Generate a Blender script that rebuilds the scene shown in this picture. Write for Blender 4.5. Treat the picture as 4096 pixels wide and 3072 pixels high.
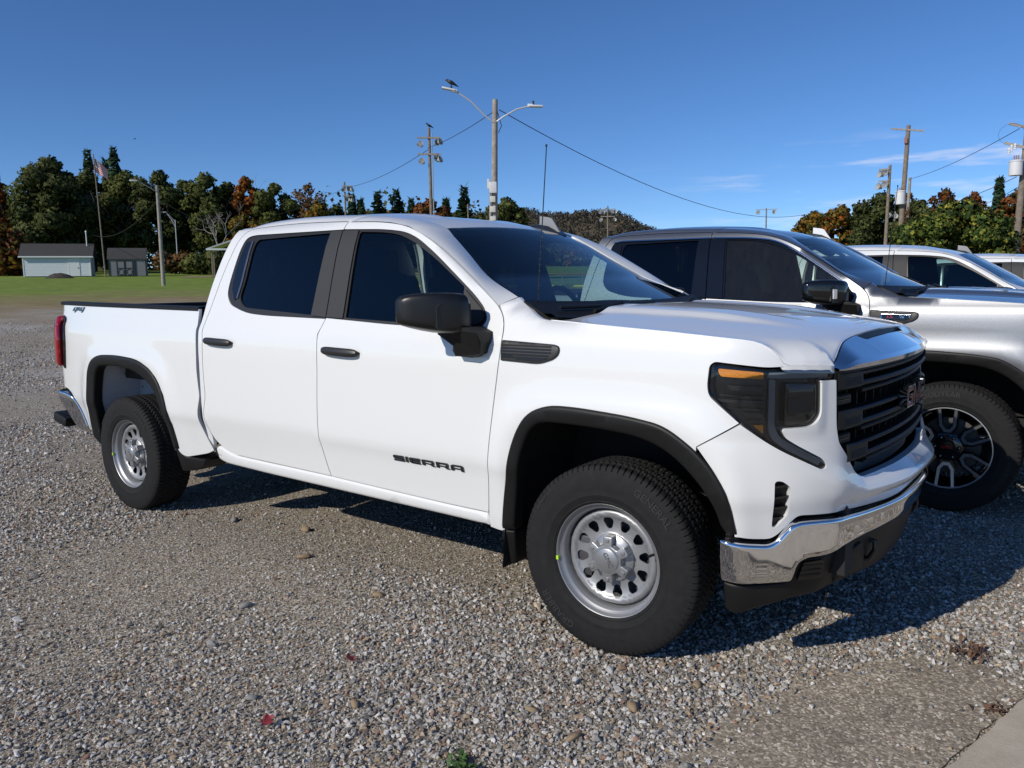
import bpy, bmesh, math, random
import numpy as np
from mathutils import Vector, Matrix
from mathutils.geometry import delaunay_2d_cdt

for o in list(bpy.data.objects):
    bpy.data.objects.remove(o)
scene = bpy.context.scene
C = scene.collection
R = math.radians
random.seed(7)
rng = np.random.default_rng(11)

# ------------------------------------------------------------------ camera
CAM = np.array([1.572, -3.658, 1.488])
YAW, PITCH, ROLL = R(127.13), R(-7.02), R(-0.84)
_f = np.array([math.cos(YAW) * math.cos(PITCH), math.sin(YAW) * math.cos(PITCH), math.sin(PITCH)])
_r = np.cross(_f, [0, 0, 1]); _r /= np.linalg.norm(_r); _u = np.cross(_r, _f)
_c, _s = math.cos(ROLL), math.sin(ROLL)
_r, _u = _c * _r + _s * _u, -_s * _r + _c * _u
cd = bpy.data.cameras.new('camera')
cam = bpy.data.objects.new('camera', cd)
C.objects.link(cam)
M = Matrix.Identity(4)
for i in range(3):
    M[i][0], M[i][1], M[i][2], M[i][3] = _r[i], _u[i], -_f[i], CAM[i]
cam.matrix_world = M
cd.sensor_fit = 'HORIZONTAL'; cd.sensor_width = 36.0; cd.lens = 3184 / 4096 * 36.0
cd.clip_start = 0.05; cd.clip_end = 6000
scene.camera = cam

# ------------------------------------------------------------------ sun and sky
SUN_EL = R(31.5)
SUN_AZ = math.atan2(-0.972, -0.235)          # direction towards the sun, in the ground plane
SUND = Vector((math.cos(SUN_AZ) * math.cos(SUN_EL), math.sin(SUN_AZ) * math.cos(SUN_EL), math.sin(SUN_EL)))
sl = bpy.data.lights.new('sun', 'SUN'); sl.energy = 3.8; sl.angle = R(0.53); sl.color = (1.0, 0.93, 0.82)
sun = bpy.data.objects.new('sun', sl); C.objects.link(sun)
sun.rotation_euler = (-SUND).to_track_quat('-Z', 'Y').to_euler()
sun.location = (0, 0, 40)

wd = bpy.data.worlds.new('World'); scene.world = wd; wd.use_nodes = True
nt = wd.node_tree; nt.nodes.clear()
def wn(t, **k):
    n = nt.nodes.new(t)
    for a, b in k.items(): setattr(n, a, b)
    return n
wo = wn('ShaderNodeOutputWorld'); bg = wn('ShaderNodeBackground'); bg.inputs[1].default_value = 0.116
sky = wn('ShaderNodeTexSky'); sky.sky_type = 'NISHITA'; sky.sun_disc = False
sky.sun_elevation = SUN_EL
sky.sun_rotation = math.pi / 2 - SUN_AZ
sky.altitude = 3000; sky.air_density = 1.0; sky.dust_density = 0.0; sky.ozone_density = 6.0
# thin cloud streaks low over the horizon
tc = wn('ShaderNodeTexCoord'); sep = wn('ShaderNodeSeparateXYZ'); nt.links.new(tc.outputs['Generated'], sep.inputs[0])
mp = wn('ShaderNodeMapping'); mp.inputs['Scale'].default_value = (3.2, 3.2, 26.0); mp.inputs['Location'].default_value = (0.35, 0.1, 0.2)
nt.links.new(tc.outputs['Generated'], mp.inputs[0])
nz = wn('ShaderNodeTexNoise'); nz.inputs['Scale'].default_value = 2.1; nz.inputs['Detail'].default_value = 6; nz.inputs['Roughness'].default_value = 0.55
nt.links.new(mp.outputs[0], nz.inputs['Vector'])
cr = wn('ShaderNodeMapRange'); cr.interpolation_type = 'SMOOTHSTEP'
cr.inputs[1].default_value = 0.50; cr.inputs[2].default_value = 0.70; nt.links.new(nz.outputs[0], cr.inputs[0])
e1 = wn('ShaderNodeMapRange'); e1.interpolation_type = 'SMOOTHSTEP'; e1.inputs[1].default_value = 0.03; e1.inputs[2].default_value = 0.08; nt.links.new(sep.outputs[2], e1.inputs[0])
e2 = wn('ShaderNodeMapRange'); e2.interpolation_type = 'SMOOTHSTEP'; e2.inputs[1].default_value = 0.17; e2.inputs[2].default_value = 0.125; nt.links.new(sep.outputs[2], e2.inputs[0])
mm = wn('ShaderNodeMath', operation='MULTIPLY'); nt.links.new(e1.outputs[0], mm.inputs[0]); nt.links.new(e2.outputs[0], mm.inputs[1])
e3 = wn('ShaderNodeMapRange'); e3.interpolation_type = 'SMOOTHSTEP'; e3.inputs[1].default_value = -0.50; e3.inputs[2].default_value = -0.22; nt.links.new(sep.outputs[0], e3.inputs[0])
m0 = wn('ShaderNodeMath', operation='MULTIPLY'); nt.links.new(mm.outputs[0], m0.inputs[0]); nt.links.new(e3.outputs[0], m0.inputs[1])
m2 = wn('ShaderNodeMath', operation='MULTIPLY'); nt.links.new(m0.outputs[0], m2.inputs[0]); nt.links.new(cr.outputs[0], m2.inputs[1])
m3 = wn('ShaderNodeMath', operation='MULTIPLY'); nt.links.new(m2.outputs[0], m3.inputs[0]); m3.inputs[1].default_value = 0.5
mx = wn('ShaderNodeMix', data_type='RGBA'); nt.links.new(m3.outputs[0], mx.inputs[0])
hs = wn('ShaderNodeHueSaturation'); hs.inputs['Saturation'].default_value = 1.09; hs.inputs['Hue'].default_value = 0.503; nt.links.new(sky.outputs[0], hs.inputs['Color'])
nt.links.new(hs.outputs[0], mx.inputs[6]); mx.inputs[7].default_value = (8.2, 7.9, 8.3, 1)
nt.links.new(mx.outputs[2], bg.inputs[0]); nt.links.new(bg.outputs[0], wo.inputs[0])

scene.view_settings.view_transform = 'Standard'; scene.view_settings.look = 'None'
scene.view_settings.gamma = 1.0; scene.view_settings.use_curve_mapping = False
scene.view_settings.exposure = 0.0
scene.cycles.max_bounces = 8; scene.cycles.transparent_max_bounces = 16
scene.cycles.caustics_reflective = False; scene.cycles.caustics_refractive = False
# ------------------------------------------------------------------ materials
MATS = {}
def mat(name, base=(0.5, 0.5, 0.5), rough=0.5, metal=0.0, coat=0.0, spec=0.5, bump=None, var=None, **k):
    """principled material; bump=(scale, strength, distance), var=(scale, amount) noise on the base colour"""
    if name in MATS: return MATS[name]
    m = bpy.data.materials.new(name); m.use_nodes = True
    t = m.node_tree; b = t.nodes['Principled BSDF']
    if isinstance(base, (int, float)): base = (base,) * 3
    b.inputs['Base Color'].default_value = (*base, 1); b.inputs['Roughness'].default_value = rough
    b.inputs['Metallic'].default_value = metal; b.inputs['Coat Weight'].default_value = coat
    b.inputs['Coat Roughness'].default_value = k.get('coat_rough', 0.03)
    b.inputs['Specular IOR Level'].default_value = spec
    co = t.nodes.new('ShaderNodeTexCoord')
    if bump:
        n = t.nodes.new('ShaderNodeTexNoise'); n.inputs['Scale'].default_value = bump[0]; n.inputs['Detail'].default_value = 3
        t.links.new(co.outputs['Object'], n.inputs['Vector'])
        bp = t.nodes.new('ShaderNodeBump'); bp.inputs['Strength'].default_value = bump[1]; bp.inputs['Distance'].default_value = bump[2]
        t.links.new(n.outputs[0], bp.inputs['Height']); t.links.new(bp.outputs[0], b.inputs['Normal'])
    if var:
        n = t.nodes.new('ShaderNodeTexNoise'); n.inputs['Scale'].default_value = var[0]; n.inputs['Detail'].default_value = 5
        n.inputs['Roughness'].default_value = 0.6
        t.links.new(co.outputs['Object'], n.inputs['Vector'])
        r = t.nodes.new('ShaderNodeMapRange'); r.inputs[1].default_value = 0.3; r.inputs[2].default_value = 0.7
        r.inputs[3].default_value = 1 - var[1]; r.inputs[4].default_value = 1 + var[1]
        t.links.new(n.outputs[0], r.inputs[0])
        v = t.nodes.new('ShaderNodeVectorMath'); v.operation = 'SCALE'; v.inputs[0].default_value = base
        t.links.new(r.outputs[0], v.inputs['Scale']); t.links.new(v.outputs[0], b.inputs['Base Color'])
    MATS[name] = m
    return m
def glass(name, tint, refl=1.0, rough=0.0, dust=0.0):
    m = bpy.data.materials.new(name); m.use_nodes = True; t = m.node_tree; t.nodes.clear()
    o = t.nodes.new('ShaderNodeOutputMaterial'); tr = t.nodes.new('ShaderNodeBsdfTransparent'); tr.inputs[0].default_value = (*tint, 1)
    gl = t.nodes.new('ShaderNodeBsdfGlossy'); gl.inputs['Roughness'].default_value = rough; gl.inputs[0].default_value = (refl, refl, refl, 1)
    fr = t.nodes.new('ShaderNodeFresnel'); fr.inputs[0].default_value = 1.5
    mx = t.nodes.new('ShaderNodeMixShader')
    t.links.new(fr.outputs[0], mx.inputs[0]); t.links.new(tr.outputs[0], mx.inputs[1]); t.links.new(gl.outputs[0], mx.inputs[2])
    if dust:
        df = t.nodes.new('ShaderNodeBsdfDiffuse'); df.inputs[0].default_value = (.6, .6, .57, 1); m2_ = t.nodes.new('ShaderNodeMixShader'); co = t.nodes.new('ShaderNodeTexCoord'); mp_ = t.nodes.new('ShaderNodeMapping'); mp_.inputs['Scale'].default_value = (9, 9, 1.2); n = t.nodes.new('ShaderNodeTexNoise'); n.inputs['Scale'].default_value = 3; n.inputs['Detail'].default_value = 5
        t.links.new(co.outputs['Object'], mp_.inputs[0]); t.links.new(mp_.outputs[0], n.inputs['Vector']); r_ = t.nodes.new('ShaderNodeMapRange'); r_.inputs[1].default_value = .3; r_.inputs[2].default_value = .75; r_.inputs[3].default_value = dust * .75; r_.inputs[4].default_value = dust * 1.25; t.links.new(n.outputs[0], r_.inputs[0])
        t.links.new(r_.outputs[0], m2_.inputs[0]); t.links.new(mx.outputs[0], m2_.inputs[1]); t.links.new(df.outputs[0], m2_.inputs[2]); mx = m2_
    t.links.new(mx.outputs[0], o.inputs[0]); MATS[name] = m
    return m

# ------------------------------------------------------------------ mesh helpers
def finish(name, V, F, smooth=True, normals=None, sharp=None):
    me = bpy.data.meshes.new(name)
    me.from_pydata([tuple(map(float, v)) for v in V], [], F)
    if smooth is True: me.shade_smooth()
    elif smooth is not False:
        me.polygons.foreach_set('use_smooth', smooth)
    if sharp is not None and smooth is True:
        me.set_sharp_from_angle(angle=R(sharp))
    if normals is not None:
        me.normals_split_custom_set_from_vertices([tuple(map(float, n)) for n in normals])
    me.validate(clean_customdata=False)
    return me
def obj(name, me, m=None, parent=None, loc=None, rot=None):
    o = bpy.data.objects.new(name, me); C.objects.link(o)
    if m is not None:
        mm_ = MATS[m] if isinstance(m, str) else m
        if len(me.materials) == 0: me.materials.append(mm_)
        else:
            o.material_slots[0].link = 'OBJECT'; o.material_slots[0].material = mm_
    if parent is not None: o.parent = parent
    if loc is not None: o.location = loc
    if rot is not None: o.rotation_euler = rot
    return o
def tag(o, label, cat, group=None, kind=None):
    if label: o['label'] = label
    if cat: o['category'] = cat
    if group: o['group'] = group
    if kind: o['kind'] = kind
    return o
def empty(name, loc=(0, 0, 0), rz=0.0, label=None, cat=None, group=None):
    o = bpy.data.objects.new(name, None); C.objects.link(o); o.location = loc; o.rotation_euler = (0, 0, rz)
    o.empty_display_size = 0.1
    return tag(o, label, cat, group)
def copy_tree(o, parent=None):
    c = o.copy(); C.objects.link(c); c.parent = parent
    for ch in o.children: copy_tree(ch, c)
    return c
class MB:
    """collects shapes into one mesh"""
    def __init__(s): s.V = []; s.F = []
    def add(s, V, F):
        n = len(s.V); s.V += [tuple(v) for v in V]; s.F += [tuple(i + n for i in f) for f in F]; return s
    def box(s, c, d, M=None, bev=0.0):
        x, y, z = d[0] / 2, d[1] / 2, d[2] / 2
        if bev > 0:
            bm = bmesh.new(); bmesh.ops.create_cube(bm, size=1, matrix=Matrix.Diagonal((d[0], d[1], d[2], 1)))
            bmesh.ops.bevel(bm, geom=bm.edges[:], offset=bev, segments=2, affect='EDGES', profile=0.6)
            bm.verts.ensure_lookup_table()
            V = [v.co.copy() for v in bm.verts]; F = [[v.index for v in f.verts] for f in bm.faces]; bm.free()
        else:
            V = [Vector((a * x, b * y, e * z)) for a in (-1, 1) for b in (-1, 1) for e in (-1, 1)]
            F = [(0, 1, 3, 2), (4, 6, 7, 5), (0, 4, 5, 1), (2, 3, 7, 6), (0, 2, 6, 4), (1, 5, 7, 3)]
        if M is not None: V = [M @ v for v in V]
        c = Vector(c)
        return s.add([v + c for v in V], F)
    def tube(s, pts, r, n=8, cap=True):
        pts = [Vector(p) for p in pts]; rs = r if hasattr(r, '__len__') else [r] * len(pts)
        V = []; F = []; up = None
        for i, p in enumerate(pts):
            t = (pts[min(i + 1, len(pts) - 1)] - pts[max(i - 1, 0)]).normalized()
            if up is None: up = t.orthogonal().normalized()
            else: up = (up - t * up.dot(t)).normalized()
            w = t.cross(up)
            for k in range(n):
                a = 2 * math.pi * k / n; V.append(p + (up * math.cos(a) + w * math.sin(a)) * rs[i])
        for i in range(len(pts) - 1):
            for k in range(n):
                a, b = i * n + k, i * n + (k + 1) % n; F.append((a, b, b + n, a + n))
        if cap:
            F.append(tuple(range(n - 1, -1, -1))); F.append(tuple(range((len(pts) - 1) * n, len(pts) * n)))
        return s.add(V, F)
    def lathe(s, prof, n=48, axis='y', close=False, c=(0, 0, 0)):
        """prof: (radius, height) pairs; revolved about the axis"""
        V = []; F = []
        for r, h in prof:
            for k in range(n):
                a = 2 * math.pi * k / n; ca, sa = r * math.cos(a), r * math.sin(a)
                p = (ca, h, sa) if axis == 'y' else (ca, sa, h) if axis == 'z' else (h, ca, sa)
                V.append((p[0] + c[0], p[1] + c[1], p[2] + c[2]))
        m = len(prof)
        for i in range(m if close else m - 1):
            for k in range(n):
                a, b = i * n + k, i * n + (k + 1) % n; j = ((i + 1) % m) * n
                F.append((a, b, j + (k + 1) % n, j + k) if axis != 'y' else (a, j + k, j + (k + 1) % n, b))
        return s.add(V, F)
    def prism(s, poly, f):
        """poly: 2D outline; f(x, y, side) -> 3D for side 0 (back) and 1 (front)"""
        n = len(poly); V = [f(x, y, 0) for x, y in poly] + [f(x, y, 1) for x, y in poly]
        F = [tuple(range(n - 1, -1, -1)), tuple(range(n, 2 * n))] + [(i, (i + 1) % n, n + (i + 1) % n, n + i) for i in range(n)]
        return s.add(V, F)
    def grid(s, fn, nu, nv, flip=False):
        V = [fn(i / nu, j / nv) for i in range(nu + 1) for j in range(nv + 1)]; F = []
        for i in range(nu):
            for j in range(nv):
                a = i * (nv + 1) + j; q = (a, a + nv + 1, a + nv + 2, a + 1)
                F.append(q[::-1] if flip else q)
        return s.add(V, F)
    def mesh(s, name, smooth=True, sharp=35):
        return finish(name, s.V, s.F, smooth, sharp=sharp)
    def build(s, name, m, parent=None, smooth=True, sharp=35, loc=None, rot=None):
        return obj(name, s.mesh(name, smooth, sharp), m, parent, loc, rot)

# ------------------------------------------------------------------ 2D outlines and panels
def rc(pts, r=None, n=4):
    """round the corners of a closed outline; a point may carry its own radius as third value (0 keeps it sharp)"""
    out = []; N = len(pts)
    for i in range(N):
        p = pts[i]; a = np.array(pts[i - 1][:2], float); b = np.array(p[:2], float); c = np.array(pts[(i + 1) % N][:2], float)
        rr = p[2] if len(p) > 2 else r
        la, lc = np.linalg.norm(a - b), np.linalg.norm(c - b)
        lim = 0.5 * min(la, lc)
        rr = lim if rr is None else min(rr, lim)
        if rr < 1e-6: out.append(tuple(b)); continue
        A = b + (a - b) / la * rr; Cc = b + (c - b) / lc * rr
        for k in range(n + 1):
            t = k / n; out.append(tuple((1 - t) ** 2 * A + 2 * t * (1 - t) * b + t * t * Cc))
    res = []
    for p in out:
        if not res or math.hypot(p[0] - res[-1][0], p[1] - res[-1][1]) > 1e-4: res.append(p)
    if math.hypot(res[0][0] - res[-1][0], res[0][1] - res[-1][1]) < 1e-4: res.pop()
    return res
def dense(poly, step):
    out = []; N = len(poly)
    for i in range(N):
        a, b = poly[i], poly[(i + 1) % N]; k = max(1, int(math.ceil(math.hypot(b[0] - a[0], b[1] - a[1]) / step)))
        for j in range(k): out.append((a[0] + (b[0] - a[0]) * j / k, a[1] + (b[1] - a[1]) * j / k))
    return out
def area(p): return 0.5 * sum(p[i - 1][0] * p[i][1] - p[i][0] * p[i - 1][1] for i in range(len(p)))
def inside(P, poly):
    P = np.asarray(P); q = np.asarray(poly); x, y = P[:, 0], P[:, 1]; r = np.zeros(len(P), bool)
    for i in range(len(q)):
        x1, y1 = q[i - 1]; x2, y2 = q[i]
        if y1 == y2: continue
        c = ((y1 > y) != (y2 > y)) & (x < (x2 - x1) * (y - y1) / (y2 - y1) + x1); r ^= c
    return r
def dist(P, loops):
    P = np.asarray(P, float); d = np.full(len(P), 1e9)
    for q in loops:
        q = np.asarray(q, float)
        for i in range(len(q)):
            a, b = q[i - 1], q[i]; ab = b - a; L = max((ab ** 2).sum(), 1e-12)
            t = np.clip(((P - a) @ ab) / L, 0, 1); e = P - a - t[:, None] * ab
            d = np.minimum(d, np.hypot(e[:, 0], e[:, 1]))
    return d
def panel(name, S, outline, holes=(), step=0.05, edge=0.02, off=0.0, roll=0.0, bstep=None, rings=()):
    """a sheet cut from the surface S(u, v, offset) along an outline, its rim folded inwards by edge; roll rounds the rim"""
    bs = bstep or step
    o = dense(outline if area(outline) > 0 else outline[::-1], bs)
    hs = [dense(h if area(h) < 0 else h[::-1], bs) for h in holes]
    loops = [o] + hs; P = []; E = []
    for L in loops:
        n0 = len(P); P += list(L); E += [(n0 + i, n0 + (i + 1) % len(L)) for i in range(len(L))]
    nb = len(P); arr = np.array(o); lo, hi = arr.min(0), arr.max(0)
    gx = np.arange(lo[0] + step * 0.5, hi[0], step); gy = np.arange(lo[1] + step * 0.43, hi[1], step)
    extra = []
    if len(gx) and len(gy):
        G = np.stack(np.meshgrid(gx, gy, indexing='ij'), -1).reshape(-1, 2)
        G = G[inside(G, o)]
        for h in hs: G = G[~inside(G, h)]
        if len(G): G = G[dist(G, loops) > max(0.4 * bs, roll * 1.25, 0.25 * step, 1.2 * max(rings, default=0))]
        extra += [tuple(g) for g in G]
    if roll > 0 or rings:
        for L in loops:
            a = np.array(L); t = np.roll(a, -1, 0) - np.roll(a, 1, 0); t /= np.maximum(np.hypot(t[:, 0], t[:, 1])[:, None], 1e-9)
            nrm = np.stack([-t[:, 1], t[:, 0]], 1)
            for d in ((0.12, 0.4, 1.0) if roll > 0 else rings):
                Q = a + nrm * (roll if roll > 0 else 1) * d; k = inside(Q, o)
                for h in hs: k &= ~inside(Q, h)
                Q = Q[k]
                if len(Q): Q = Q[dist(Q, loops) > 0.8 * (roll if roll > 0 else 1) * d]; extra += [tuple(g) for g in Q]
    P += extra
    vo, _, fo, ov, _, _ = delaunay_2d_cdt([Vector(p) for p in P], E, [], 0, 1e-6)
    UV = np.array([(v.x, v.y) for v in vo]); F = np.array([list(f) for f in fo])
    cen = UV[F].mean(1); k = inside(cen, o)
    for h in hs: k &= ~inside(cen, h)
    F = F[k]
    e1 = UV[F[:, 1]] - UV[F[:, 0]]; e2 = UV[F[:, 2]] - UV[F[:, 0]]; fl = (e1[:, 0] * e2[:, 1] - e1[:, 1] * e2[:, 0]) < 0
    F[fl] = F[fl][:, ::-1]
    def pos(uv):
        of = off
        if roll > 0:
            d = np.clip(dist(uv, loops), 0, roll); of = off - (roll - np.sqrt(np.maximum(roll ** 2 - (roll - d) ** 2, 0)))
        return S(uv[:, 0], uv[:, 1], of)
    V = pos(UV); h = 2e-3
    if roll > 0:
        N = None
    else:
        du = S(UV[:, 0] + h, UV[:, 1], off) - S(UV[:, 0] - h, UV[:, 1], off); dv = S(UV[:, 0], UV[:, 1] + h, off) - S(UV[:, 0], UV[:, 1] - h, off)
        N = np.cross(du, dv); N /= np.maximum(np.linalg.norm(N, axis=1)[:, None], 1e-12)
    verts = [tuple(v) for v in V]; faces = [tuple(int(i) for i in f) for f in F]; sm_ = [True] * len(faces)
    if edge > 0:
        for li, L in enumerate(loops):
            q = np.array(L); top = pos(q); bot = S(q[:, 0], q[:, 1], off - roll - edge); n0 = len(verts); m = len(L)
            verts += [tuple(v) for v in top] + [tuple(v) for v in bot]
            for i in range(m):
                j = (i + 1) % m; faces.append((n0 + i, n0 + m + i, n0 + m + j, n0 + j)); sm_.append(False)
    nn = None
    if N is not None: nn = [tuple(x) for x in N] + [(0, 0, 0)] * (len(verts) - len(N))
    return finish(name, verts, faces, sm_, nn)
def mirrored(me):
    m2 = me.copy(); n = len(m2.vertices)
    co = np.empty(n * 3); m2.vertices.foreach_get('co', co); co = co.reshape(-1, 3); co[:, 1] *= -1
    V = [tuple(c) for c in co]; F = [tuple(reversed(p.vertices)) for p in m2.polygons]; sm_ = [p.use_smooth for p in m2.polygons]
    nn = None
    if me.has_custom_normals:
        nv = np.zeros((n, 3))
        for p in me.polygons:
            if p.use_smooth:
                for li in p.loop_indices:
                    v = me.corner_normals[li].vector; nv[me.loops[li].vertex_index] = (v.x, -v.y, v.z)
        nn = [tuple(x) for x in nv]
    else:
        sh = None
    r = finish(me.name, V, F, sm_, nn)
    if nn is None:
        r.set_sharp_from_angle(angle=R(35))
    bpy.data.meshes.remove(m2)
    return r
# ------------------------------------------------------------------ pickup body surface
# the body skin is a sheet wrapped round a plan curve: u runs along the curve (u = x on the flank), z is height
X0, AX, NN = 0.35, 0.58, 2.5
_th = np.linspace(0, 1, 2001) * np.pi / 2
_py = -np.cos(_th) ** (2 / NN); _px = X0 + AX * np.sin(_th) ** (2 / NN)
_k = _py < -.72; _yy = np.linspace(-.72, 0, 700)
_px = np.concatenate([_px[_k], .8815 - .139 * _yy ** 2]); _py = np.concatenate([_py[_k], _yy])
_sF = np.concatenate([[0], np.cumsum(np.hypot(np.diff(_px), np.diff(_py)))]); _sU = np.linspace(0, _sF[-1], 1600)
_px = np.interp(_sU, _sF, _px); _py = np.interp(_sU, _sF, _py)
for _a in (_px, _py):        # soften the crease between the corner and the grille
    _c2 = np.convolve(np.pad(_a, 40, 'edge'), np.ones(81) / 81, 'valid'); _w = np.clip(np.minimum(np.arange(1600), 1599 - np.arange(1600)) / 120, 0, 1); _a[:] = _a * (1 - _w) + _c2 * _w
_sF = np.concatenate([[0], np.cumsum(np.hypot(np.diff(_px), np.diff(_py)))])
UC = X0 + _sF[-1]
_tx = np.gradient(_px, _sF); _ty = np.gradient(_py, _sF)
UR, RX, RY = -4.63, 0.15, 0.14
_qx = np.concatenate([UR - RX * np.sin(_th) ** (2 / 2.3), [UR - RX - 0.0002]]); _qy = np.concatenate([-1 + RY * (1 - np.cos(_th) ** (2 / 2.3)), [0.0]])
_sR = np.concatenate([[0], np.cumsum(np.hypot(np.diff(_qx), np.diff(_qy)))])
_rx = np.gradient(_qx, _sR); _ry = np.gradient(_qy, _sR)
def plan(u):
    u = np.asarray(u, float); m = u > UC; uu = np.where(m, 2 * UC - u, u)
    s = np.clip(uu - X0, 0, None); q = np.clip(UR - uu, 0, None); f = uu > X0; b = uu < UR
    x = np.where(f, np.interp(s, _sF, _px), np.where(b, np.interp(q, _sR, _qx), uu))
    y = np.where(f, np.interp(s, _sF, _py), np.where(b, np.interp(q, _sR, _qy), -1.0))
    tx = np.where(f, np.interp(s, _sF, _tx), np.where(b, -np.interp(q, _sR, _rx), 1.0))
    ty = np.where(f, np.interp(s, _sF, _ty), np.where(b, -np.interp(q, _sR, _ry), 0.0))
    n = np.hypot(tx, ty); tx, ty = tx / n, ty / n
    sg = np.where(m, -1.0, 1.0)
    return x, y * sg, ty, -tx * sg
def sm(a, b, x):
    t = np.clip((np.asarray(x, float) - a) / (b - a), 0, 1); return t * t * (3 - 2 * t)
def pchip(xs, ys):
    xs = np.array(xs, float); ys = np.array(ys, float); h = np.diff(xs); d = np.diff(ys) / h
    m = np.zeros(len(xs)); m[0] = d[0]; m[-1] = d[-1]
    for i in range(1, len(xs) - 1):
        if d[i - 1] * d[i] > 0:
            w1 = 2 * h[i] + h[i - 1]; w2 = h[i] + 2 * h[i - 1]; m[i] = (w1 + w2) / (w1 / d[i - 1] + w2 / d[i])
    def f(x):
        x = np.asarray(x, float); i = np.clip(np.searchsorted(xs, x) - 1, 0, len(xs) - 2); t = np.clip((x - xs[i]) / h[i], -.6, 1.6)
        return (2*t**3-3*t**2+1)*ys[i] + (t**3-2*t**2+t)*h[i]*m[i] + (-2*t**3+3*t**2)*ys[i+1] + (t**3-t**2)*h[i]*m[i+1]
    return f
wsec = pchip([.26, .38, .45, .56, .66, .735, .80, 1.0, 1.12, 1.215, 1.25, 1.30, 1.34, 1.40, 1.60, 1.74, 1.80, 1.84, 1.87],
             [.912, .942, .960, .979, .998, 1.0155, 1.0175, 1.0185, 1.0185, 1.013, 1.008, .985, .968, .946, .875, .818, .783, .748, .70])
def ridge(a, b, k=.10):
    a = np.clip(a, -3, 3); b = np.clip(b, -3, 3); m_ = -k * np.log(np.exp(-a / k) + np.exp(-b / k)); return .08 * np.log1p(np.exp(m_ / .08))
def arch_r(x, z, cx, hx, hz):
    return ((np.abs(x - cx) / hx) ** 4 + (np.clip(z - 0.33, 0, 9) / hz) ** 4) ** 0.25
def offs(u, z, bed=False):
    u = np.asarray(u, float); z = np.asarray(z, float)
    o = wsec(z) - 1.0
    for cx, hx, hz in ((0.01, 0.55, 0.68), (-3.67, 0.58, 0.74)):
        r = arch_r(u, z, cx, hx, hz); o = o + 0.020 * np.exp(-((r - 0.98) / 0.11) ** 2) * sm(1.2, 1.02, z)
    if bed:
        o = o + np.clip(z - 1.28, 0, None) * 0.25
        o = o - 0.055 * np.clip((-3.95 - u) / 0.75, 0, 1.5) ** 2
    else:
        dl = np.clip(0.528 * (u + 0.545) + 0.849 * (z - 1.408), 0, None)
        o = o - (2.0 * dl + 8 * dl * dl) * sm(1.335, 1.42, z) * (u < 0.2)
        uu = np.where(u > UC, 2 * UC - u, u); zr = np.interp(uu, [.69, .83, 1.06, 1.26], [.842, .803, .720, .714])
        o = o + .048 * sm(.80, .72, z) * sm(.95, 1.45, uu)
        o = o + .040 * sm(.66, 1.22, uu) * ridge(1 - (z - zr) / (.060 + .03 * sm(1.0, .8, uu)), 1 - (zr - z) / .090)
    return o
def WS(u, z, off=0.0, bed=False):
    x, y, nx, ny = plan(u); o = offs(u, z, bed) + off
    return np.stack(np.broadcast_arrays(x + nx * o, y + ny * o, np.asarray(z, float)), -1)
def WB(u, z, off=0.0): return WS(u, z, off, True)
# ------------------------------------------------------------------ terrain
def gz(x, y):
    x = np.asarray(x, float); y = np.asarray(y, float)
    t = np.clip(-.866 * x + .5 * y - 6.5, 0, None); t = np.where(t > 150, 150 + (t - 150) * .1, t)
    return .0386 * t * t / (t + 4) - .0170 * np.clip(y - 3.0, 0, 9) * sm(14, 6, np.abs(x))
def P(az, d, el=None, dz=0.0):
    """a spot at a compass angle and distance from where the photographer stands; on the ground unless an elevation is given"""
    x = CAM[0] + d * math.cos(R(az)); y = CAM[1] + d * math.sin(R(az))
    return (x, y, (float(gz(x, y)) if el is None else CAM[2] + d * math.tan(R(el))) + dz)
def node_mat(name):
    m = bpy.data.materials.new(name); m.use_nodes = True; MATS[name] = m; t = m.node_tree
    def N(k, **kw):
        n = t.nodes.new(k)
        for a, b in kw.items():
            if hasattr(n, a): setattr(n, a, b)
            else: n.inputs[a.replace('_', ' ')].default_value = b
        return n
    return m, t, N, t.nodes['Principled BSDF'], lambda a, b: t.links.new(a, b)
def ramp(N, L, src, stops, interp='LINEAR'):
    r = N('ShaderNodeValToRGB'); r.color_ramp.interpolation = interp; e = r.color_ramp.elements
    while len(e) < len(stops): e.new(.5)
    for k, (p, c) in zip(e, stops): k.position = p; k.color = (*(c if hasattr(c, '__len__') else (c,) * 3), 1)
    L(src, r.inputs[0]); return r.outputs[0]
m, t, N, B, L = node_mat('ground')
co = N('ShaderNodeTexCoord'); pos = co.outputs['Object']
v1 = N('ShaderNodeTexVoronoi', Scale=46.0); L(pos, v1.inputs['Vector']); v2 = N('ShaderNodeTexVoronoi', Scale=105.0); L(pos, v2.inputs['Vector'])
n1 = N('ShaderNodeTexNoise', Scale=.55, Detail=4.0); L(pos, n1.inputs['Vector']); n2 = N('ShaderNodeTexNoise', Scale=14.0, Detail=6.0, Roughness=.7); L(pos, n2.inputs['Vector'])
sc = N('ShaderNodeSeparateColor'); L(v1.outputs['Color'], sc.inputs[0]); sc2 = N('ShaderNodeSeparateColor'); L(v2.outputs['Color'], sc2.inputs[0])
stone = ramp(N, L, sc.outputs[0], [(0, (.16, .153, .143)), (.3, (.30, .288, .27)), (.6, (.45, .432, .405)), (.85, (.58, .56, .53)), (.93, (.46, .38, .29)), (1, (.70, .68, .65))])
fine = ramp(N, L, sc2.outputs[1], [(0, (.11, .094, .074)), (.5, (.27, .232, .18)), (.9, (.42, .37, .30)), (1, (.60, .56, .50))])
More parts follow.
